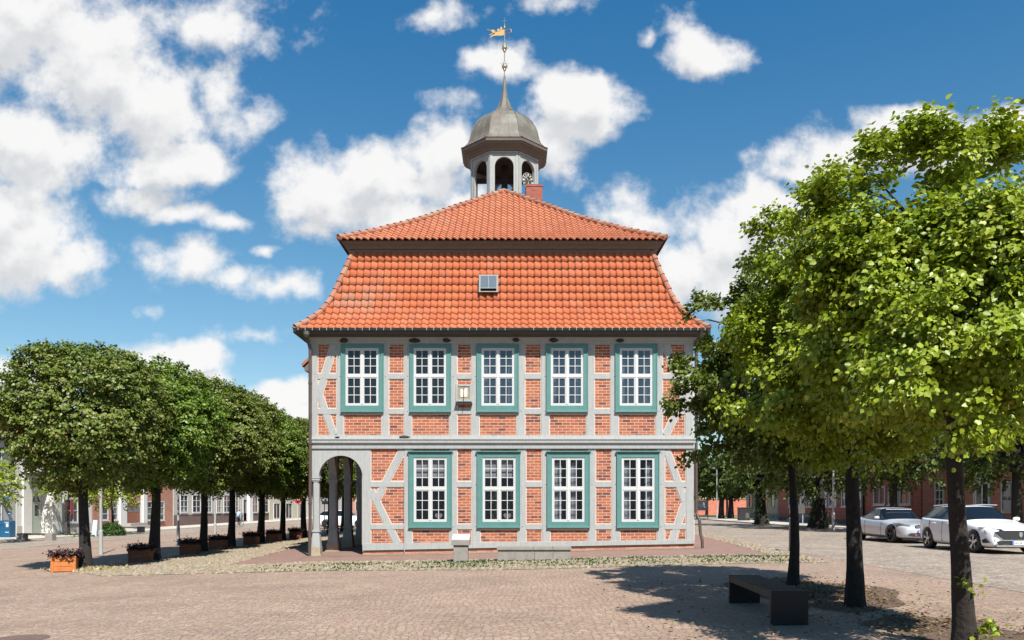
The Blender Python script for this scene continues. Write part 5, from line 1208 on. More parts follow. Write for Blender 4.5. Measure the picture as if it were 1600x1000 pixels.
def house(label, X, sgn, y0, y1, eave, ridge, wall, zb, wins=(), doors=(), socle=None, depth=9.0, group=None, storey2=True, trim=M['white'], zcl=0):
    """facade in the plane x=X facing sgn; wins: (ya, yb, za, zb, ncol, nrow)"""
    if y0 > y1: y0, y1 = y1, y0
    t = empty('house', (X-sgn*depth/2, (y0+y1)/2, zb), 0, label, 'house', group)
    xi, xo = sorted((X, X-sgn*depth)); mb = MB(); mb.box(xi, xo, y0+.03, y1-.03, zb-.1, eave); mb.prismz([(0,0)]*3, 0, 0) if False else None
    rx = (xi+xo)/2
    for y in (y0+.03, y1-.03): mb.add([(xi,y,eave),(xo,y,eave),(rx,y,ridge-.15)], [(0,1,2)])
    mb.build('wall', wall, t)
    mb = MB(); e = .45
    def rf(xa, za, xb, zb2):
        mb.add([(xa,y0,za),(xb,y0,zb2),(xb,y1,zb2),(xa,y1,za),(xa,y0,za-.12),(xb,y0,zb2-.12),(xb,y1,zb2-.12),(xa,y1,za-.12)], [(0,1,2,3),(7,6,5,4),(0,4,5,1),(1,5,6,2),(2,6,7,3),(3,7,4,0)])
    sl_ = (ridge-eave)/(depth/2); rf(xi-e, eave-e*sl_+.1, rx, ridge+.1); rf(xo+e, eave-e*sl_+.1, rx, ridge+.1)
    mb.build('roof', hb['roof'], t)
    if socle: mb = MB(); mb.box(min(X, X+sgn*.04), max(X, X+sgn*.04), y0+.02, y1-.02, zb-.1, socle[1]); mb.build('socle', socle[0], t)
    def win(ya, yb, za, zc, nc, nr, name='window', fm=trim, fw_=.09):
        ya, yb = min(ya, yb), max(ya, yb); b_ = MB()
        def bx(a, b2, c, d, o0, o1): b_.box(min(X+sgn*o0, X+sgn*o1), max(X+sgn*o0, X+sgn*o1), a, b2, c, d)
        bx(ya, ya+fw_, za, zc, -.02, .07); bx(yb-fw_, yb, za, zc, -.02, .07); bx(ya+fw_, yb-fw_, za, za+fw_, -.02, .069); bx(ya+fw_, yb-fw_, zc-fw_, zc, -.02, .069)
        for k in range(1, nc): q = ya+(yb-ya)*k/nc; bx(q-.035, q+.035, za+fw_, zc-fw_, -.01, .05)
        for k in range(1, nr): q = za+(zc-za)*k/nr; bx(ya+fw_, yb-fw_, q-.03, q+.03, -.01, .048)
        bx(ya-.05, yb+.05, za-.06, za-.001, -.01, .12)
        w_ = b_.build(name, fm, t); g_ = MB(); xg = X+sgn*.015; g_.add([(xg,ya+.03,za+.03),(xg,yb-.03,za+.03),(xg,yb-.03,zc-.03),(xg,ya+.03,zc-.03)], [(0,1,2,3)]); g_.build('pane', hb['pane'], w_)
    for q in wins: win(*q)
    if storey2 and wins:
        ws = [q for q in wins if abs(q[1]-q[0]) < 3]
        z2 = zb+4.1
        for q in ws: win(q[0], q[1], z2, z2+1.5, q[4], 2)
    for q in doors:
        ya, yb, za, zc, m_ = q[:5]; ya, yb = min(ya, yb), max(ya, yb); b_ = MB()
        b_.box(min(X-sgn*.02, X+sgn*.04), max(X-sgn*.02, X+sgn*.04), ya+.1, yb-.1, za, zc-.1); d_ = b_.build('door', m_, t)
        b_ = MB(); o0, o1 = sorted((X-sgn*.02, X+sgn*.09))
        b_.box(o0, o1, ya, ya+.1, za, zc); b_.box(o0, o1, yb-.1, yb, za, zc); b_.box(o0, o1, ya+.1, yb-.1, zc-.1, zc); b_.build('door_frame', trim, d_)
        b_ = MB(); o0, o1 = sorted((X+sgn*.041, X+sgn*.05)); 
        for a, b2 in ((ya+.22, (ya+yb)/2-.06), ((ya+yb)/2+.06, yb-.22)): b_.box(o0, o1, a, b2, za+.9, zc-.35)
        b_.build('door_pane', hb['pane'], d_)
    return t
def W_(X, pa, pb, pt, pbm, nc, nr):
    ya, yb = facade_y(pa, X), facade_y(pb, X); ym = (ya+yb)/2; return (ya, yb, wz(pbm, ym), wz(pt, ym), nc, nr)
XL = -32.0; zl_ = -.51
gdoor = simple('grey_green_door', (.30,.34,.29), .6, .08); bdoor = simple('brown_door', (.22,.07,.035), .5, .1)
HLG = 'shop and house fronts on the left side of the square'
h0 = house('grey rendered house at the left frame edge behind the blue bin', XL, 1, 40, facade_y(24, XL), 6.3, 9.6, hb['grey'], zl_, [W_(XL,-14,2,770,818,2,3)], group=HLG)
yA, yB = facade_y(25, XL), facade_y(144, XL)
h1 = house('white rendered shop with recessed pointed porch and display window', XL, 1, yA, yB, 6.0, 8.8, hb['white'], zl_, [W_(XL,98,121,779,817,3,2)], [], (hb['stone'], .15), group=HLG)
# white porch: pointed opening with a green door
yd0, yd1 = facade_y(48, XL), facade_y(64, XL); ym = (yd0+yd1)/2; b_ = MB(); b_.box(XL-.02, XL+.05, yd0+.12, yd1-.12, zl_+.05, wz(787, ym)); d_ = b_.build('door', gdoor, h1)
b_ = MB(); b_.add([(XL+.05,yd0+.1,wz(784.5,ym)),(XL+.05,yd1-.1,wz(784.5,ym)),(XL+.05,ym,wz(772,ym))], [(0,1,2)]); b_.build('pointed_pane', hb['pane'], d_)
b_ = MB(); b_.box(XL+.05, XL+.06, ym-.22, ym+.22, zl_+1.3, zl_+2.0); b_.build('door_pane', hb['pane'], d_)
for (a, b2, dp_) in ((yd0-.95, yd0-.02, .12), (yd1+.02, yd1+1.15, .8)):
    b_ = MB(); b_.box(XL, XL+dp_, a, b2, zl_, 3.6); b_.build('porch_pier', hb['white'], h1)
b_ = MB(); b_.add([(XL, yd0-.95, 3.6),(XL, yd1+1.15, 3.6),(XL, ym, 5.0),(XL+.8, yd0-.95, 3.6),(XL+.8, yd1+1.15, 3.6),(XL+.8, ym, 5.0)], [(0,1,2),(5,4,3),(0,3,4,1),(1,4,5,2),(2,5,3,0)]); b_.build('porch_gable', hb['white'], h1)
ya = facade_y(109, XL); b_ = MB(); b_.box(XL+.08, XL+.14, ya-.1, ya+.2, .8, 1.9); b_.build('display', simple('red_display', (.22,.03,.03), .6, .2, 3), h1)
h2 = house('brown brick house with white window surrounds and brown glazed door', XL, 1, facade_y(145, XL), facade_y(270, XL), 6.2, 9.4, hb['brick'], zl_,
  [W_(XL,158,168.5,783,813,1,3), W_(XL,175,183,783,813,1,3), W_(XL,227,237,783,813,1,3), W_(XL,247,256,783,813,1,3)], [(facade_y(196,XL), facade_y(219,XL), .0, wz(784,72), bdoor)], group=HLG)
for pa, pb in ((184,194),(220,226)):
    ya, yb = facade_y(pa, XL), facade_y(pb, XL); b_ = MB(); b_.box(XL, XL+.25, ya, yb, zl_, 3.4); b_.build('pilaster', hb['white'], h2)
ya, yb = facade_y(192, XL), facade_y(222, XL); b_ = MB(); b_.box(XL, XL+.9, ya, yb, zl_-.05, -.25); b_.box(XL, XL+.55, ya+.2, yb-.2, -.249, -.02); b_.build('step', M['granite'], h2)
h3 = house('long pale stone building with tall white windows above a dark brick base', XL, 1, facade_y(271, XL), facade_y(420, XL), 6.8, 10.2, hb['stone'], zl_,
  [W_(XL,a,b,773,801,2,3) for a, b in ((281,293),(300,313),(322,330),(338,345),(349,359),(364,372))]+[W_(XL,a,b,775,801,2,2) for a, b in ((394,402),(408.5,419))], [(facade_y(379,XL), facade_y(385,XL), zl_+.1, 2.2, M['iron'])], (hb['socle'], wz(803, 85)), group=HLG)
b_ = MB(); ya, yb = facade_y(386, XL), facade_y(391, XL); b_.box(XL, XL+.35, ya, yb, zl_, 5.5); b_.build('pilaster', hb['white'], h3)
h4 = house('cream house with white shutters at the far left end', XL, 1, facade_y(421, XL), facade_y(474, XL), 6.4, 9.8, hb['cream'], zl_, [W_(XL,a,b,786,811,2,1) for a, b in ((427,437),(446,456),(465,471))], group=HLG)
house('farthest white house of the left row beyond the cream one', XL, 1, facade_y(475, XL), 160, 6.0, 9.0, hb['white'], zl_, [], group=HLG)
XR = 23.2; HRG = 'brick and rendered houses on the right side of the street'
wdoor = simple('white_door', (.6,.6,.58), .5, .05)
ya, yb = facade_y(1523, XR), facade_y(1549, XR)
r1 = house('brown brick house with white door behind the white car', XR, -1, 25, facade_y(1441, XR), 6.2, 9.6, hb['brick'], .12, [W_(XR,1462,1476,752,794,2,3), W_(XR,1566,1586,752,800,2,3), W_(XR,1625,1650,752,806,2,3)], [(ya, yb, .3, 2.9, wdoor)], group=HRG)
b_ = MB(); o0, o1 = XR-.16, XR-.02; b_.box(o0, o1, yb-.75-1.0, yb-.2-1.0, 1.9, 2.5); b_.box(o0, o1, yb-.75-1.0, yb-.2-1.0, 1.2, 1.75); b_.build('letterboxes', M['steel'], r1)
r2 = house('dark red brick house with a row of white windows behind the silver coupe', XR, -1, facade_y(1440, XR), facade_y(1217, XR), 6.6, 10, hb['redbrick'], .12,
  [W_(XR,a,b,748,792,2,3) for a, b in ((1233,1244),(1248,1258),(1261,1270),(1282,1293),(1296,1308),(1316,1325),(1337,1347))]+[W_(XR,a,b,760,789,2,1) for a, b in ((1366,1384),(1389,1405),(1407,1424))], [], (hb['socle'], .5), group=HRG)
b_ = MB()
for k in range(4): b_.box(XR-.35*(4-k), XR-.0, facade_y(1272, XR)+.0, facade_y(1250, XR), .1+.16*k+.001, .1+.16*(k+1))
b_.build('step', M['granite'], r2)
b_ = MB(); b_.box(XR-.14, XR-.02, facade_y(1350.5,XR)-.06, facade_y(1350.5,XR)+.06, .1, 6.4); b_.build('drainpipe', M['iron'], r2)
r3 = house('cream rendered house with tall narrow niches near the street end', XR+1, -1, facade_y(1215, XR+1), facade_y(1166, XR+1), 6.0, 9.2, hb['cream'], .1, [W_(XR+1,a,b,772,793,1,1) for a, b in ((1171,1176),(1195,1200),(1205,1211))], [], (M['granite'], .7), group=HRG, trim=hb['cream'])
t = empty('brick_wall', (30,110,.07), 0, 'low red brick wall closing the right street', 'wall'); b_ = MB(); b_.box(20, 40, 110, 110.3, 0, 2.2); b_.build('masonry', brickmat('far_wall_brick', [(.48,.13,.08),(.54,.17,.10),(.42,.11,.07)], (.40,.22,.16), bh=.1), t); b_ = MB(); b_.box(19.95, 40.05, 109.95, 110.35, 2.201, 2.32); b_.build('coping', hb['roof'], t)
def endhouse(label, x0, x1, y, eave, ridge, wall, n):
    t = empty('house', ((x0+x1)/2, y+4, G((x0+x1)/2)), 0, label, 'house', 'houses closing the far ends of the square'); mb = MB(); zb = G((x0+x1)/2)
    mb.box(x0, x1, y, y+8, zb-.3, eave); mb.build('wall', wall, t); mb = MB(); mb.prism([(x0-.3,eave),(x1+.3,eave),((x0+x1)/2,ridge)], y-.3, y+8.3)
    mb.build('roof', hb['roof'], t)
    for i in range(n):
        for z in (.9, 4.0):
            xc_ = x0+(x1-x0)*(i+.5)/n; mb = MB(); mb.box(xc_-.6, xc_+.6, y-.06, y-.001, zb+z, zb+z+1.7); mb.box(xc_-.03, xc_+.03, y-.08, y-.061, zb+z, zb+z+1.7); w_ = mb.build('window', M['white'], t)
            mb = MB(); mb.box(xc_-.5, xc_-.05, y-.066, y-.061, zb+z+.1, zb+z+1.6); mb.box(xc_+.05, xc_+.5, y-.066, y-.061, zb+z+.1, zb+z+1.6); mb.build('pane', hb['pane'], w_)
bx_ = brickmat('far_house_brick', [(.36,.14,.09),(.42,.18,.12),(.3,.11,.08)], (.38,.28,.22), bh=.08)
endhouse('far brown brick house seen between the arcade columns', -26, -14, 128, 6, 9.5, bx_, 4)
endhouse('far white house behind the town hall', -12, 2, 130, 6, 9.5, hb['white'], 5)
endhouse('far brick house with red roof right of the town hall', 6, 19, 132, 6.5, 12, bx_, 4)
endhouse('far cream house behind the low brick wall', 40, 54, 126, 6, 9, hb['cream'], 4)
for (x0, x1, e, r_, wl, lab) in ((-30,-14,7,12,bx_,'brown brick house on the camera side of the square, leftmost'),(-13.5,-2,6.5,11,hb['cream'],'cream house on the camera side of the square'),(-1.5,11,7.5,12.5,hb['redbrick'],'red brick house on the camera side of the square'),(11.5,26,6.5,11.5,hb['stone'],'pale stone house on the camera side of the square')):
    endhouse(lab, x0, x1, -34, e, r_, wl, 4)
# blue bin, blue signs, A-boards at left
p = gp(11.5, 842); t = empty('blue_bin', (p.x, p.y, p.z), 0, 'tall blue clothes bin at the left edge by the grey house', 'bin'); mb = MB(); mb.prism([(-.34,0),(.34,0),(.34,1.12),(.1,1.18),(-.34,1.14)], -.3, .3); mb.build('body', bluebox, t, local=True, bevel=.01)
mb = MB(); [MB().box(*q[:2],-.305,-.301,*q[2:]).build('label', M['white'], t, local=True) for q in ((.1,.26,.75,.98),(.0,.28,1.02,1.06),(.05,.28,.4,.45))]
mb = MB(); mb.box(-.28,-.05,-.306,-.301,.86,.9); mb.build('slot', M['iron'], t, local=True)
for (pa, pb, pt, pbm, lab) in ((1,13,776,784,'bright blue hanging shop sign at the left edge'),(13,18,799,804,'small square blue sign on the grey house wall')):
    Y_ = facade_y((pa+pb)/2, XL)-.3; xx = wx((pa+pb)/2, Y_); hw = (pb-pa)/2*Y_/F; mb = MB(); mb.box(xx-hw, xx+hw, Y_-.04, Y_+.04, wz(pbm, Y_), wz(pt, Y_)); t = empty('shop_sign', (xx, Y_, wz(pbm, Y_)), 0, lab, 'sign'); mb.build('board', blue, t)
    mb = MB(); mb.box(xx-hw*.7, xx+hw*.6, Y_-.045, Y_-.041, wz(pt+(pbm-pt)*.72, Y_), wz(pt+(pbm-pt)*.5, Y_)); mb.build('lettering', simple('pale_lettering', (.35,.5,.7), .5), t)
    mb = MB(); mb.box(XL, xx-hw, Y_-.02, Y_+.02, wz(pt+1, Y_), wz(pt+.4, Y_)); mb.build('bracket', M['iron'], t)
for (px, py, hh, ww, lab) in ((118.5,832,.72,.34,'white folding board before the shop display window'),(149,838,1.1,.34,'grey and white board stand right of the nearest trunk')):
    p = gp(px, py); t = empty('pavement_board', p, 0, lab, 'board'); mb = MB(); mb.add([(-ww/2,-.2,0),(ww/2,-.2,0),(ww/2-.03,-.02,hh),(-ww/2+.03,-.02,hh),(-ww/2,-.18,0),(ww/2,-.18,0),(ww/2-.03,.0,hh),(-ww/2+.03,.0,hh)], [(0,1,2,3),(7,6,5,4),(0,4,5,1),(1,5,6,2),(2,6,7,3),(3,7,4,0)])
    mb.build('front_board', M['white'] if hh < 1 else simple('grey_blue_board', (.4,.47,.52), .6, .2, 6), t, local=True)
    mb = MB(); mb.add([(-ww/2,.2,0),(ww/2,.2,0),(ww/2-.03,.02,hh),(-ww/2+.03,.02,hh),(-ww/2,.22,0),(ww/2,.22,0),(ww/2-.03,.04,hh),(-ww/2+.03,.04,hh)], [(0,1,2,3),(7,6,5,4),(0,4,5,1),(1,5,6,2),(2,6,7,3),(3,7,4,0)]); mb.build('back_board', M['steel'], t, local=True)
p = gp(1246, 822); p.z += .1; t = empty('info_board', p, 0, 'grey info board on two posts before the brick house', 'board'); mb = MB(); mb.box(-.55,.5,-.03,.03,.75,1.35); mb.build('board', M['zinc'], t, local=True); mb = MB(); mb.box(-.45,-.4,.031,.07,0,1.35); mb.box(.35,.4,.031,.07,0,1.35); mb.build('posts', M['steel'], t, local=True)
p = gp(1289, 826); p.z += .1; t = empty('grey_cabinet', p, 0, 'narrow grey cabinet between the thick tree and the lamp post', 'cabinet'); mb = MB(); mb.box(-.22,.22,-.15,.15,.0,.9); mb.box(-.25,.25,-.18,.18,.901,.96); mb.build('body', M['zinc'], t, local=True, bevel=.01)

# ------------------------------------------------------------------ cars
def car(name, label, loc, rz, spec, paint, hub, group=None, detail=True):
    t = empty(name, loc, rz, label, 'car', group)
    Lc, Wd, Ht, wb, fo, wr = spec['L'], spec['W'], spec['H'], spec['wb'], spec['fo'], spec['wr']
    st = spec['st']           # (y from nose, halfw, zbot, belt z, glassbase w factor, hood/roof z, roof halfw, kind)
    rings = []
    for (y, hw, zb_, zbelt, zt2, rw) in st:
        zm = zb_+(zbelt-zb_)*.5
        rings.append([(-0.0, zb_), (hw*.86, zb_), (hw*.975, zb_+.09), (hw*1.0, zm), (hw*.955, zbelt), (hw*.895, zbelt+.028) if zt2 > zbelt+.2 else (hw*.86, zbelt+(zt2-zbelt)*.55),
                      (rw, zt2-.045) if zt2 > zbelt+.2 else (hw*.66, zbelt+(zt2-zbelt)*.85), (rw*.72, zt2-.006) if zt2 > zbelt+.2 else (hw*.36, zt2-.004), (0, zt2)])
    bm = bmesh.new(); grid = []
    for (s, rg) in zip(st, rings):
        pts = [(x, z) for x, z in rg]; full = [(-x, z) for x, z in pts[:0:-1]]; full = pts+[(-x, z) for x, z in pts[-2:0:-1]]
        grid.append([bm.verts.new((x, s[0]-Lc/2, z)) for x, z in full])
    n = len(grid[0]); gl = spec['glass']
    for i in range(len(grid)-1):
        for k in range(n):
            f = bm.faces.new((grid[i][k], grid[i+1][k], grid[i+1][(k+1) % n], grid[i][(k+1) % n])); kk = k if k < 8 else n-1-k; f.smooth = True
            if (i in gl['ws'] and kk >= 6) or (i in gl['side'] and kk == 5) or (i in gl['rear'] and kk >= 6): f.material_index = 1
    f = bm.faces.new(grid[0]); f.smooth = True; f = bm.faces.new(grid[-1][::-1]); f.smooth = True
    bmesh.ops.recalc_face_normals(bm, faces=bm.faces[:])
    cl = bm.edges.layers.float.get('crease_edge') or bm.edges.layers.float.new('crease_edge')
    for e in bm.edges:
        ms = {f.material_index for f in e.link_faces}
        if len(ms) == 2: e[cl] = .75
    me = bpy.data.meshes.new('body'); bm.to_mesh(me); bm.free()
    tmp = bpy.data.objects.new('tmp_body', me); COL.objects.link(tmp)
    for m_ in (paint, M['car_glass'], M['car_black']): me.materials.append(m_)
    sb = tmp.modifiers.new('s', 'SUBSURF'); sb.levels = sb.render_levels = 3
    cuts = []
    for wy in (fo-Lc/2, fo+wb-Lc/2):
        for sx in (-1, 1):
            c_ = MB(); x0 = sx*(Wd/2-.26); x1 = sx*(Wd/2+.2); c_.lathe([(wr+.055, min(x0, x1)), (wr+.055, max(x0, x1))], (0, wy, wr), 36, axis='x')
            cm = c_.build('cut', M['car_black']); cm.data.materials.clear()
            for m_ in (M['car_black'], M['car_black'], M['car_black']): cm.data.materials.append(m_)
            for p in cm.data.polygons: p.material_index = 2
            bo = tmp.modifiers.new('b', 'BOOLEAN'); bo.operation = 'DIFFERENCE'; bo.solver = 'EXACT'; bo.object = cm; cuts.append(cm)
    dg = bpy.context.evaluated_depsgraph_get(); ev = tmp.evaluated_get(dg); full = bpy.data.meshes.new_from_object(ev)
    for c_ in cuts: bpy.data.objects.remove(c_)
    bpy.data.objects.remove(tmp)
    def part(nm, mi, mat_, parent, off=0):
        b2 = bmesh.new(); b2.from_mesh(full); bmesh.ops.delete(b2, geom=[f for f in b2.faces if (f.material_index not in mi)], context='FACES')
        for f in b2.faces:
            if len(mi) == 1: f.material_index = 0
        m2 = bpy.data.meshes.new(nm); b2.to_mesh(m2); b2.free()
        m2.materials.clear()
        for q in (mat_ if isinstance(mat_, list) else [mat_]): m2.materials.append(q)
        return link(nm, m2, parent)
    body = part('body', {0, 2}, [paint, paint, M['car_black']], t); part('windows', {1}, M['car_glass'], t)
    # inner floor pan to block light
    mb = MB(); mb.box(-Wd/2+.3, Wd/2-.3, -Lc/2+.5, Lc/2-.5, st[3][2]-.02, st[3][2]+.05); mb.build('underbody', M['car_black'], t, local=True)
    for wy in (fo-Lc/2, fo+wb-Lc/2):
        for sx in (-1, 1):
            w_ = MB(); xo = sx*(Wd/2-.03); xi = sx*(Wd/2-.24); prof = [(wr*.66, xi), (wr*.93, xi), (wr, xi+sx*.02), (wr, xo-sx*.02), (wr*.94, xo), (wr*.68, xo+sx*.003)]
            if sx < 0: prof = prof
            w_.lathe(prof, (0, wy, wr), 32, axis='x', cap=False); wh = w_.build('wheel', M['car_black'], t, local=True, smooth=True)
            r_ = MB(); r_.lathe([(wr*.70, xo-sx*.01), (wr*.66, xo-sx*.015), (wr*.64, xo-sx*.07)], (0, wy, wr), 32, axis='x', cap=False)
            for k in range(5):
                a = 2*math.pi*k/5+.3
                for da in (-.14, .14):
                    c1 = Vector((xo-sx*.02, wy+wr*.12*math.cos(a), wr+wr*.12*math.sin(a))); c2 = Vector((xo-sx*.012, wy+wr*.68*math.cos(a+da), wr+wr*.68*math.sin(a+da))); r_.tube([c1, c2], .02, 6)
            r_.lathe([(.0, xo-sx*.0), (.05, xo-sx*.0), (.07, xo-sx*.03)], (0, wy, wr), 12, axis='x', cap=False)
            r_.build('rim', hub, wh, local=True)
            r_ = MB(); r_.lathe([(wr*.62, xo-sx*.09), (.0, xo-sx*.09)], (0, wy, wr), 24, axis='x', cap=False); r_.build('brake_disc', M['car_black'], wh, local=True)
    for sx in (-1, 1):
        for ys in spec.get('seams', ()):
            k_ = min(range(len(st)), key=lambda i: abs(st[i][0]-ys)); hw_, zb_, zt_b = st[k_][1], st[k_][2], st[k_][3]
            mb = MB(); mb.tube([(sx*hw_*.972, ys-Lc/2, zb_+.11), (sx*hw_*.994, ys-Lc/2, (zb_+zt_b)/2), (sx*hw_*.955, ys-Lc/2, zt_b-.01)], .008, 5); mb.build('door_seam', M['car_black'], t, local=True)
    for sx in (-1, 1):     # mirrors
        mb = MB(); my = spec['mir'] - Lc/2; mx = sx*(Wd/2+.02); mb.lathe([(.01,-.12),(.055,-.09),(.068,-.0),(.06,.07),(.01,.10)], (mx+sx*.03, my, spec['mz']-.04), 12, axis='x'); o = mb.build('mirror', paint, t, local=True, smooth=True)
    if 'extra' in spec: spec['extra'](t, paint, Lc, Wd)
    return t
M['car_glass'] = glassmat('car_glass', (.006,.008,.01), 0, 1.0)
M['car_black'] = simple('black_rubber_plastic', (.02,.02,.021), .55, .1)
M['silver'] = None
def paintmat(name, col, metal, rough):
    m, t, p = newmat(name); p.inputs['Base Color'].default_value = (*col, 1); p.inputs['Metallic'].default_value = metal; p.inputs['Roughness'].default_value = rough
    p.inputs['Coat Weight'].default_value = .8; p.inputs['Coat Roughness'].default_value = .05
    n = nd(t, 'ShaderNodeTexNoise', i_Scale=400.0); b = nd(t, 'ShaderNodeBump', i_Strength=.03, i_Distance=.002); t.links.new(n.outputs['Fac'], b.inputs['Height']); t.links.new(b.outputs[0], p.inputs['Normal']); return m
silver = paintmat('silver_paint', (.52,.54,.57), .35, .32); whitep = paintmat('white_paint', (.78,.78,.79), .0, .3); redp = paintmat('red_paint', (.35,.02,.03), .1, .3)
chrome = simple('bright_metal', (.65,.65,.66), .2, .03, 5, 0, .9); hl = simple('headlight_glass', (.30,.33,.36), .12, .1, 5, 0, .5)
dgrey = simple('dark_rim', (.03,.03,.032), .4, .1, 5, 0, .5)
plate = simple('plate_white', (.72,.74,.76), .4, .02); plblue = simple('plate_blue', (.02,.12,.45), .4, .02)
def text(s_, size, loc, rot, m, parent, name='lettering'):
    cu = bpy.data.curves.new(name, 'FONT'); cu.body = s_; cu.size = size; cu.extrude = .002; cu.align_x = 'LEFT'
    o = bpy.data.objects.new('tmp', cu); COL.objects.link(o); dg = bpy.context.evaluated_depsgraph_get(); me = bpy.data.meshes.new_from_object(o.evaluated_get(dg)); bpy.data.objects.remove(o)
    me.name = name; me.materials.clear(); me.materials.append(m); q = link(name, me, parent); q.location = loc; q.rotation_euler = rot; return q
def coupe_extra(t, paint, Lc, Wd):
    yn = -Lc/2
    for s in (-1, 1):
        mb = MB(); mb.add([(s*.50,yn+.14,.66),(s*.90,yn+.62,.70),(s*.86,yn+.66,.78),(s*.76,yn+.38,.77),(s*.44,yn+.16,.715)], [(0,1,2,3,4) if s > 0 else (4,3,2,1,0)]); o = mb.build('headlight', hl, t, local=True); md = o.modifiers.new('t', 'SOLIDIFY'); md.thickness = .06; md.offset = 0
        mb = MB(); mb.lathe([(.17,-.02),(.17,.0)], (0,0,0), 20, axis='y'); mb.v = [(s*.19+x*1.0, yn+.055+y, .625+z*.48) for x, y, z in mb.v]; k_ = mb.build('grille', M['car_black'], t, local=True)
        mb = MB()
        for q in range(-5, 6): mb.box(s*.19+q*.026-.004, s*.19+q*.026+.004, yn+.026, yn+.034, .57+abs(q)*.005, .68-abs(q)*.005)
        mb.build('grille_bars', chrome, k_, local=True)
        mb = MB(); mb.tube([(s*(Wd/2-.005), -.28, .78), (s*(Wd/2-.002), -.10, .785)], .013, 6); mb.build('door_handle', paint, t, local=True)
        mb = MB(); mb.tube([(s*(Wd/2-.01), yn+1.28, .22), (s*(Wd/2-.01), yn+3.35, .26)], .016, 6); mb.build('sill_trim', M['car_black'], t, local=True)
    mb = MB(); mb.prism([(-.62,.33),(-.45,.27),(.45,.27),(.62,.33),(.5,.40),(-.5,.40)], yn-.005, yn+.08); mb.build('air_intake', M['car_black'], t, local=True)
    mb = MB(); mb.box(-.26,.26,yn-.03,yn-.012,.41,.52); pl_ = mb.build('number_plate', plate, t, local=True)
    mb = MB(); mb.box(-.26,-.215,yn-.033,yn-.0301,.412,.518); mb.build('blue_band', plblue, pl_, local=True)
    mb = MB(); mb.box(-.36,-.30,yn-.012,yn+.0,.30,.36); mb.build('tow_strap', simple('red_strap', (.5,.04,.05), .5), t, local=True)
    # white sun-strip with broken lettering on the windscreen top
    mb = MB(); 
    for k in range(15): mb.box(-.50+k*.067, -.50+k*.067+.05, yn+1.995, yn+2.01, 1.262, 1.295)
    mb.build('windscreen_lettering', M['white'], t, local=True)
coupe = dict(seams=(1.62,3.05), L=4.82, W=1.85, H=1.37, wb=2.78, fo=.86, wr=.335, mir=1.78, mz=.99,
  st=[(0.02,.55,.30,.50,.60,.4),(.10,.72,.20,.56,.66,.5),(.38,.86,.17,.64,.745,.5),(.86,.915,.19,.69,.80,.5),(1.30,.92,.17,.74,.86,.5),(1.50,.925,.17,.79,.90,.6),(2.22,.925,.17,.81,1.335,.60),(2.62,.925,.17,.82,1.37,.58),(3.05,.93,.18,.84,1.33,.55),(3.80,.93,.19,.86,1.02,.60),(4.22,.88,.22,.85,.955,.6),(4.52,.76,.28,.80,.92,.5),(4.72,.60,.36,.62,.86,.4)],
  glass=dict(ws={5}, side={5,6,7,8}, rear={8}), extra=coupe_extra)
def wagon_extra(t, paint, Lc, Wd):
    yn = -Lc/2
    mb = MB(); mb.prism([(-.55,.50),(-.46,.44),(.46,.44),(.55,.50),(.70,.66),(.50,.705),(-.50,.705),(-.70,.66)], yn-.02, yn+.10); g_ = mb.build('grille', M['car_black'], t, local=True)
    mb = MB(); mb.box(-.62,.62,yn-.026,yn+.02,.405,.425); mb.build('chrome_bar', chrome, g_, local=True)
    mb = MB(); mb.prism([(-.045,.54),(0,.50),(.045,.54),(.05,.64),(0,.66),(-.05,.64)], yn-.032, yn-.021); mb.build('badge', hl, g_, local=True)
    mb = MB(); mb.prism([(-.60,.29),(.60,.29),(.66,.36),(.6,.395),(-.6,.395),(-.66,.36)], yn-.012, yn+.05); mb.build('lower_intake', M['car_black'], t, local=True)
    mb = MB(); mb.prism([(-.7,.235),(.7,.235),(.72,.27),(-.72,.27)], yn-.03, yn+.10); mb.build('front_lip', chrome, t, local=True)
    for s in (-1, 1):
        mb = MB(); mb.add([(s*.48,yn+.02,.70),(s*.86,yn+.58,.755),(s*.875,yn+.62,.80),(s*.52,yn+.06,.745)], [(0,1,2,3) if s > 0 else (3,2,1,0)]); o = mb.build('headlight', hl, t, local=True); md = o.modifiers.new('t', 'SOLIDIFY'); md.thickness = .05; md.offset = 0
        mb = MB(); mb.tube([(s*.84,yn+.36,.70),(s*.80,yn+.24,.52),(s*.70,yn+.06,.40)], .014, 6); mb.build('light_blade', M['car_black'], t, local=True)
        mb = MB(); mb.add([(s*.86,yn+.26,.47),(s*.885,yn+.42,.40),(s*.87,yn+.36,.32),(s*.80,yn+.14,.34)], [(0,1,2,3) if s > 0 else (3,2,1,0)]); o = mb.build('corner_intake', M['car_black'], t, local=True); md = o.modifiers.new('t', 'SOLIDIFY'); md.thickness = .03; md.offset = 0
        for yy in (-.18, .72): mb = MB(); mb.tube([(s*(Wd/2-.008), yy, .86), (s*(Wd/2-.004), yy+.18, .865)], .014, 6); mb.build('door_handle', paint, t, local=True)
        mb = MB(); mb.tube([(s*.60,-.15,1.455),(s*.58,.6,1.47),(s*.54,1.5,1.43)], .016, 6); mb.build('roof_rail', chrome, t, local=True)
    mb = MB(); mb.box(-.26,.26,yn-.04,yn-.022,.285,.395); pl_ = mb.build('number_plate', plate, t, local=True)
    mb = MB(); mb.box(-.26,-.215,yn-.043,yn-.0401,.287,.393); mb.build('blue_band', plblue, pl_, local=True)
    text('HH SE 308', .095, (-.205, yn-.042, .305), (R(90), 0, 0), M['car_black'], pl_)
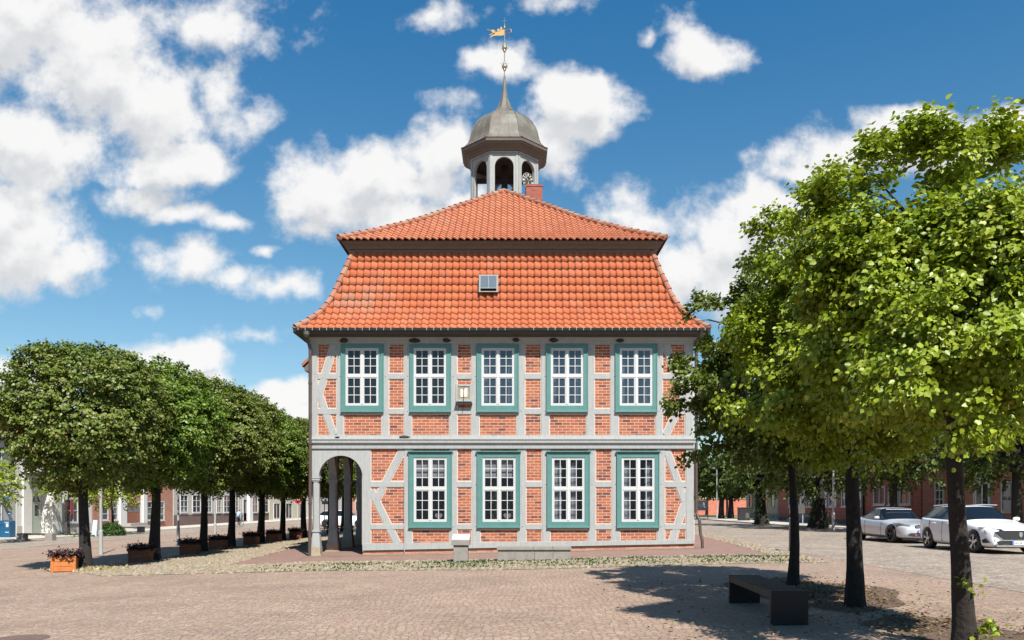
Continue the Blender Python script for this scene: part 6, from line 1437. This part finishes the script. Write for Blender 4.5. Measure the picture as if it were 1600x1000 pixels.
wagon = dict(seams=(1.55,2.6,3.4), L=4.55, W=1.85, H=1.46, wb=2.68, fo=.87, wr=.335, mir=1.72, mz=1.05,
  st=[(0.02,.66,.26,.56,.66,.4),(.10,.80,.20,.66,.74,.5),(.40,.89,.17,.74,.83,.5),(.87,.92,.18,.80,.91,.5),(1.28,.925,.17,.86,.975,.5),(1.46,.925,.17,.90,1.01,.6),(2.12,.925,.17,.93,1.41,.60),(2.6,.925,.17,.94,1.46,.60),(3.4,.925,.18,.96,1.44,.58),(3.95,.90,.2,.98,1.37,.53),(4.26,.80,.25,.98,1.10,.52),(4.38,.68,.34,.80,.98,.45)],
  glass=dict(ws={5}, side={5,6,7,8,9}, rear={9}), extra=wagon_extra)
xs1_ = wx(1392, gp(1392, 848).y); pf = gp(1392, 848.3)
car('silver_coupe', 'silver coupe with dark wheels and white strip on the windscreen', (pf.x+.86, pf.y+coupe['L']/2-coupe['fo'], .071+.005), 0, coupe, silver, dgrey, 'cars parked along the right street')
pf = gp(1517, 864)
car('white_estate_car', 'white estate car with black grille partly hidden by the nearest trunk', (pf.x+.95, pf.y+wagon['L']/2-wagon['fo'], .071+.005), 0, wagon, whitep, chrome, 'cars parked along the right street')
wc = dict(wagon); wc.pop('extra')
p = gp(540, 825.5); car('white_car', 'white car parked beyond the arcade', (p.x, p.y, p.z), R(82), wc, whitep, dgrey, 'cars seen through the arcade')
p = gp(519, 824.3); car('red_car', 'red car parked beyond the arcade, only its tail showing', (p.x, p.y+3, p.z), R(180), wc, redp, dgrey, 'cars seen through the arcade')

# ------------------------------------------------------------------ people
def skin_body(name, joints, edges, m, parent, lv=2):
    me = bpy.data.meshes.new(name); me.from_pydata([j[:3] for j in joints], edges, []); o = link(name, me, parent); me.materials.append(m)
    sk_ = o.modifiers.new('skin', 'SKIN'); 
    for i, j in enumerate(joints):
        v = me.skin_vertices[0].data[i]; v.radius = (j[3], j[4] if len(j) > 4 else j[3]); v.use_root = (i == 0)
    sk_.use_smooth_shade = True; sb = o.modifiers.new('sub', 'SUBSURF'); sb.levels = sb.render_levels = lv
    dg = bpy.context.evaluated_depsgraph_get(); m2 = bpy.data.meshes.new_from_object(o.evaluated_get(dg)); o.modifiers.clear(); o.data = m2; m2.materials.clear(); m2.materials.append(m)
    return o
def head_parts(t, c, yaw, hairm):
    mb = MB(); Rz = Matrix.Rotation(yaw, 3, 'Z')
    prof = [(.0,-.125),(.035,-.12),(.055,-.09),(.068,-.05),(.076,.0),(.078,.04),(.07,.085),(.045,.115),(.0,.125)]
    mb.lathe(prof, (0,0,0), 16, cap=False)
    vs = []
    for x, y, z in mb.v:
        y *= 1.18
        vs.append(Vector((x, y, z)))
    mb.v = [tuple(Rz@v+Vector(c)) for v in vs]
    def add(fn):
        q = MB(); fn(q); q.v = [tuple(Rz@Vector(v)+Vector(c)) for v in q.v]; mb.add(q.v, q.f)
    add(lambda q: q.tube([(0,-.085,.015),(0,-.108,-.02),(0,-.085,-.03)], [.008,.014,.01], 6))
    for s in (-1, 1): add(lambda q, s=s: q.lathe([(.0,-.006),(.026,-.006),(.026,.006),(.0,.006)], (s*.08,.005,0), 10, axis='x'))
    hd = mb.build('head', M['skin'], t, smooth=True)
    q = MB()
    for s in (-1, 1): q.lathe([(0,-.004),(.009,-.002),(.009,.002),(0,.004)], (s*.03,-.084,.012), 8, axis='y')
    q.tube([(-.022,-.082,-.058),(0,-.088,-.060),(.022,-.082,-.058)], .004, 5); q.v = [tuple(Rz@Vector(v)+Vector(c)) for v in q.v]; q.build('face_features', M['hair'], hd)
    q = MB(); q.lathe([(.083,-.02),(.088,.04),(.080,.09),(.05,.125),(.0,.137)], (0,0,0), 14, cap=False); q.v = [tuple(Rz@Vector((x, y*1.15+.014, z+ (.02 if y < -.03 else -.02)*1))+Vector(c)) for x, y, z in q.v]; q.build('hair', hairm, t, smooth=True)
def hand(q, side, pos, dirv):
    """palm and five fingers as extra joints appended to lists"""
    pass
def figure(label, loc, rz, J, top, legs, hairm, group=None):
    """J: dict of joint positions in local coords (x right, -y forward)"""
    t = empty('person', loc, rz, label, 'person', group)
    M4 = Matrix.Rotation(rz, 3, 'Z')
    def skel(keys):
        return keys
    js = []; ed = []; ix = {}
    def jn(n, p, r, r2=None, par=None):
        js.append((*p, r, r2 or r)); ix[n] = len(js)-1
        if par: ed.append((ix[par], ix[n]))
    jn('pel', J['pel'], .135, .10); jn('wst', J['wst'], .125, .095, 'pel'); jn('chs', J['chs'], .155, .105, 'wst'); jn('nbs', J['nbs'], .075, .07, 'chs'); jn('nck', J['nck'], .05, .05, 'nbs')
    for s in 'lr':
        jn('sh'+s, J['sh'+s], .062, .062, 'chs'); jn('el'+s, J['el'+s], .045, .045, 'sh'+s); jn('wr'+s, J['wr'+s], .030, .030, 'el'+s)
        d = (Vector(J['wr'+s])-Vector(J['el'+s])).normalized(); w_ = Vector(J['wr'+s]); sd = d.cross(Vector((0, 1, 0))).normalized() if abs(d.y) < .9 else Vector((1, 0, 0))
        jn('pm'+s, tuple(w_+d*.07), .032, .018, 'wr'+s)
        for k, (off, ln_) in enumerate(((-.03,.07),(-.01,.08),(.01,.075),(.028,.06))): jn('f%d%s' % (k, s), tuple(w_+d*.12+sd*off), .009, .009, 'pm'+s); jn('g%d%s' % (k, s), tuple(w_+d*(.12+ln_*.5)+sd*off*1.1+Vector((0,-.012,0))), .007, .007, 'f%d%s' % (k, s))
        jn('th'+s, tuple(w_+d*.06+Vector((0,-.045,0))), .010, .010, 'pm'+s)
        jn('hp'+s, J['hp'+s], .088, .09, 'pel'); jn('kn'+s, J['kn'+s], .062, .062, 'hp'+s); jn('an'+s, J['an'+s], .040, .040, 'kn'+s); jn('to'+s, J['to'+s], .038, .030, 'an'+s)
    body = skin_body('body', js, ed, M['skin'], t)
    def sub(names, edges_, grow, mat_, nm):
        jj = [(*js[ix[n]][:3], js[ix[n]][3]+grow, js[ix[n]][4]+grow) for n in names]; ee = [(names.index(a), names.index(b)) for a, b in edges_]; return skin_body(nm, jj, ee, mat_, t)
    sub(['chs','wst','pel','nbs','shl','ell','shr','elr'], [('chs','wst'),('wst','pel'),('chs','nbs'),('chs','shl'),('shl','ell'),('chs','shr'),('shr','elr')], .014, top, 'shirt')
    sub(['pel','hpl','knl','anl','hpr','knr','anr'], [('pel','hpl'),('hpl','knl'),('knl','anl'),('pel','hpr'),('hpr','knr'),('knr','anr')], .016, legs, 'trousers')
    for s in 'lr': sub(['an'+s, 'to'+s], [('an'+s, 'to'+s)], .014, M['cloth_dark'], 'shoe')
    hc = Vector(J['head'])
    hp = MB(); t.rotation_euler = (0, 0, 0); old = wloc(t); head_parts(t, tuple(Vector(hc)+old), J.get('yaw', 0), hairm); t.rotation_euler = (0, 0, rz)
    return t
walk = dict(pel=(0,0,.95), wst=(0,0,1.08), chs=(0,-.01,1.28), nbs=(0,0,1.43), nck=(0,-.01,1.52), head=(0,-.02,1.61), shl=(.18,0,1.38), ell=(.25,.08,1.12), wrl=(.25,-.02,.88), shr=(-.18,0,1.38), elr=(-.25,.04,1.12), wrr=(-.24,-.12,.92),
  hpl=(.09,0,.88), knl=(.10,-.14,.48), anl=(.10,-.12,.09), tol=(.11,-.28,.04), hpr=(-.09,0,.88), knr=(-.10,.04,.48), anr=(-.10,.26,.12), tor=(-.10,.16,.04))
p = gp(215, 827); figure('pedestrian in dusky red top and dark trousers beside the left flagpole', (p.x, p.y, p.z+.0), R(-60), walk, M['cloth_red'], M['cloth_dark'], M['hair'])
ride = dict(pel=(0,.22,.98), wst=(0,.14,1.10), chs=(0,.0,1.28), nbs=(0,-.08,1.42), nck=(0,-.12,1.50), head=(0,-.15,1.59), shl=(.18,-.04,1.37), ell=(.24,-.2,1.16), wrl=(.22,-.40,1.04), shr=(-.18,-.04,1.37), elr=(-.24,-.2,1.16), wrr=(-.22,-.40,1.04),
  hpl=(.09,.18,.93), knl=(.10,-.16,.72), anl=(.10,-.02,.36), tol=(.10,-.16,.30), hpr=(-.09,.18,.93), knr=(-.10,-.10,.60), anr=(-.10,.04,.17), tor=(-.10,-.10,.12))
p = gp(373, 823.5)
figure('cyclist in a light blue shirt riding away past the long pale building', (p.x, p.y, p.z), R(168), ride, M['cloth_blue'], M['cloth_dark'], M['hair'])
t = empty('bicycle', (p.x, p.y, p.z), R(168), 'dark bicycle ridden by the cyclist in light blue', 'bicycle')
for yy in (-.55, .50):
    mb = MB(); n = 28
    mb.tube([(0, yy+.33*math.cos(2*math.pi*k/n), .34+.33*math.sin(2*math.pi*k/n)) for k in range(n+1)], .017, 6, cap=False)
    for k in range(8): a = math.pi*2*k/8; mb.tube([(0,yy,.34),(0,yy+.32*math.cos(a),.34+.32*math.sin(a))], .003, 4)
    mb.build('wheel', M['car_black'], t, local=True)
mb = MB()
for a, b in (((0,.5,.34),(0,.05,.30)),((0,.05,.30),(0,.2,.85)),((0,.5,.34),(0,.17,.75)),((0,.05,.30),(0,-.38,.80)),((0,.18,.78),(0,-.36,.88)),((0,-.55,.34),(0,-.36,.98))): mb.tube([a, b], .016, 6)
mb.build('frame', M['iron'], t, local=True)
mb = MB(); mb.tube([(-.28,-.42,1.0),(-.1,-.36,1.02),(.1,-.36,1.02),(.28,-.42,1.0)], .014, 6); mb.build('handlebar', chrome, t, local=True)
mb = MB(); mb.lathe([(.02,0),(.1,.02),(.09,.06),(.02,.07)], (0,.23,.83), 10); mb.build('saddle', M['car_black'], t, local=True)
mb = MB(); mb.tube([(-.12,.04,.14),(0,.05,.30),(.12,-.02,.34)], .012, 6); mb.build('pedals', M['iron'], t, local=True)
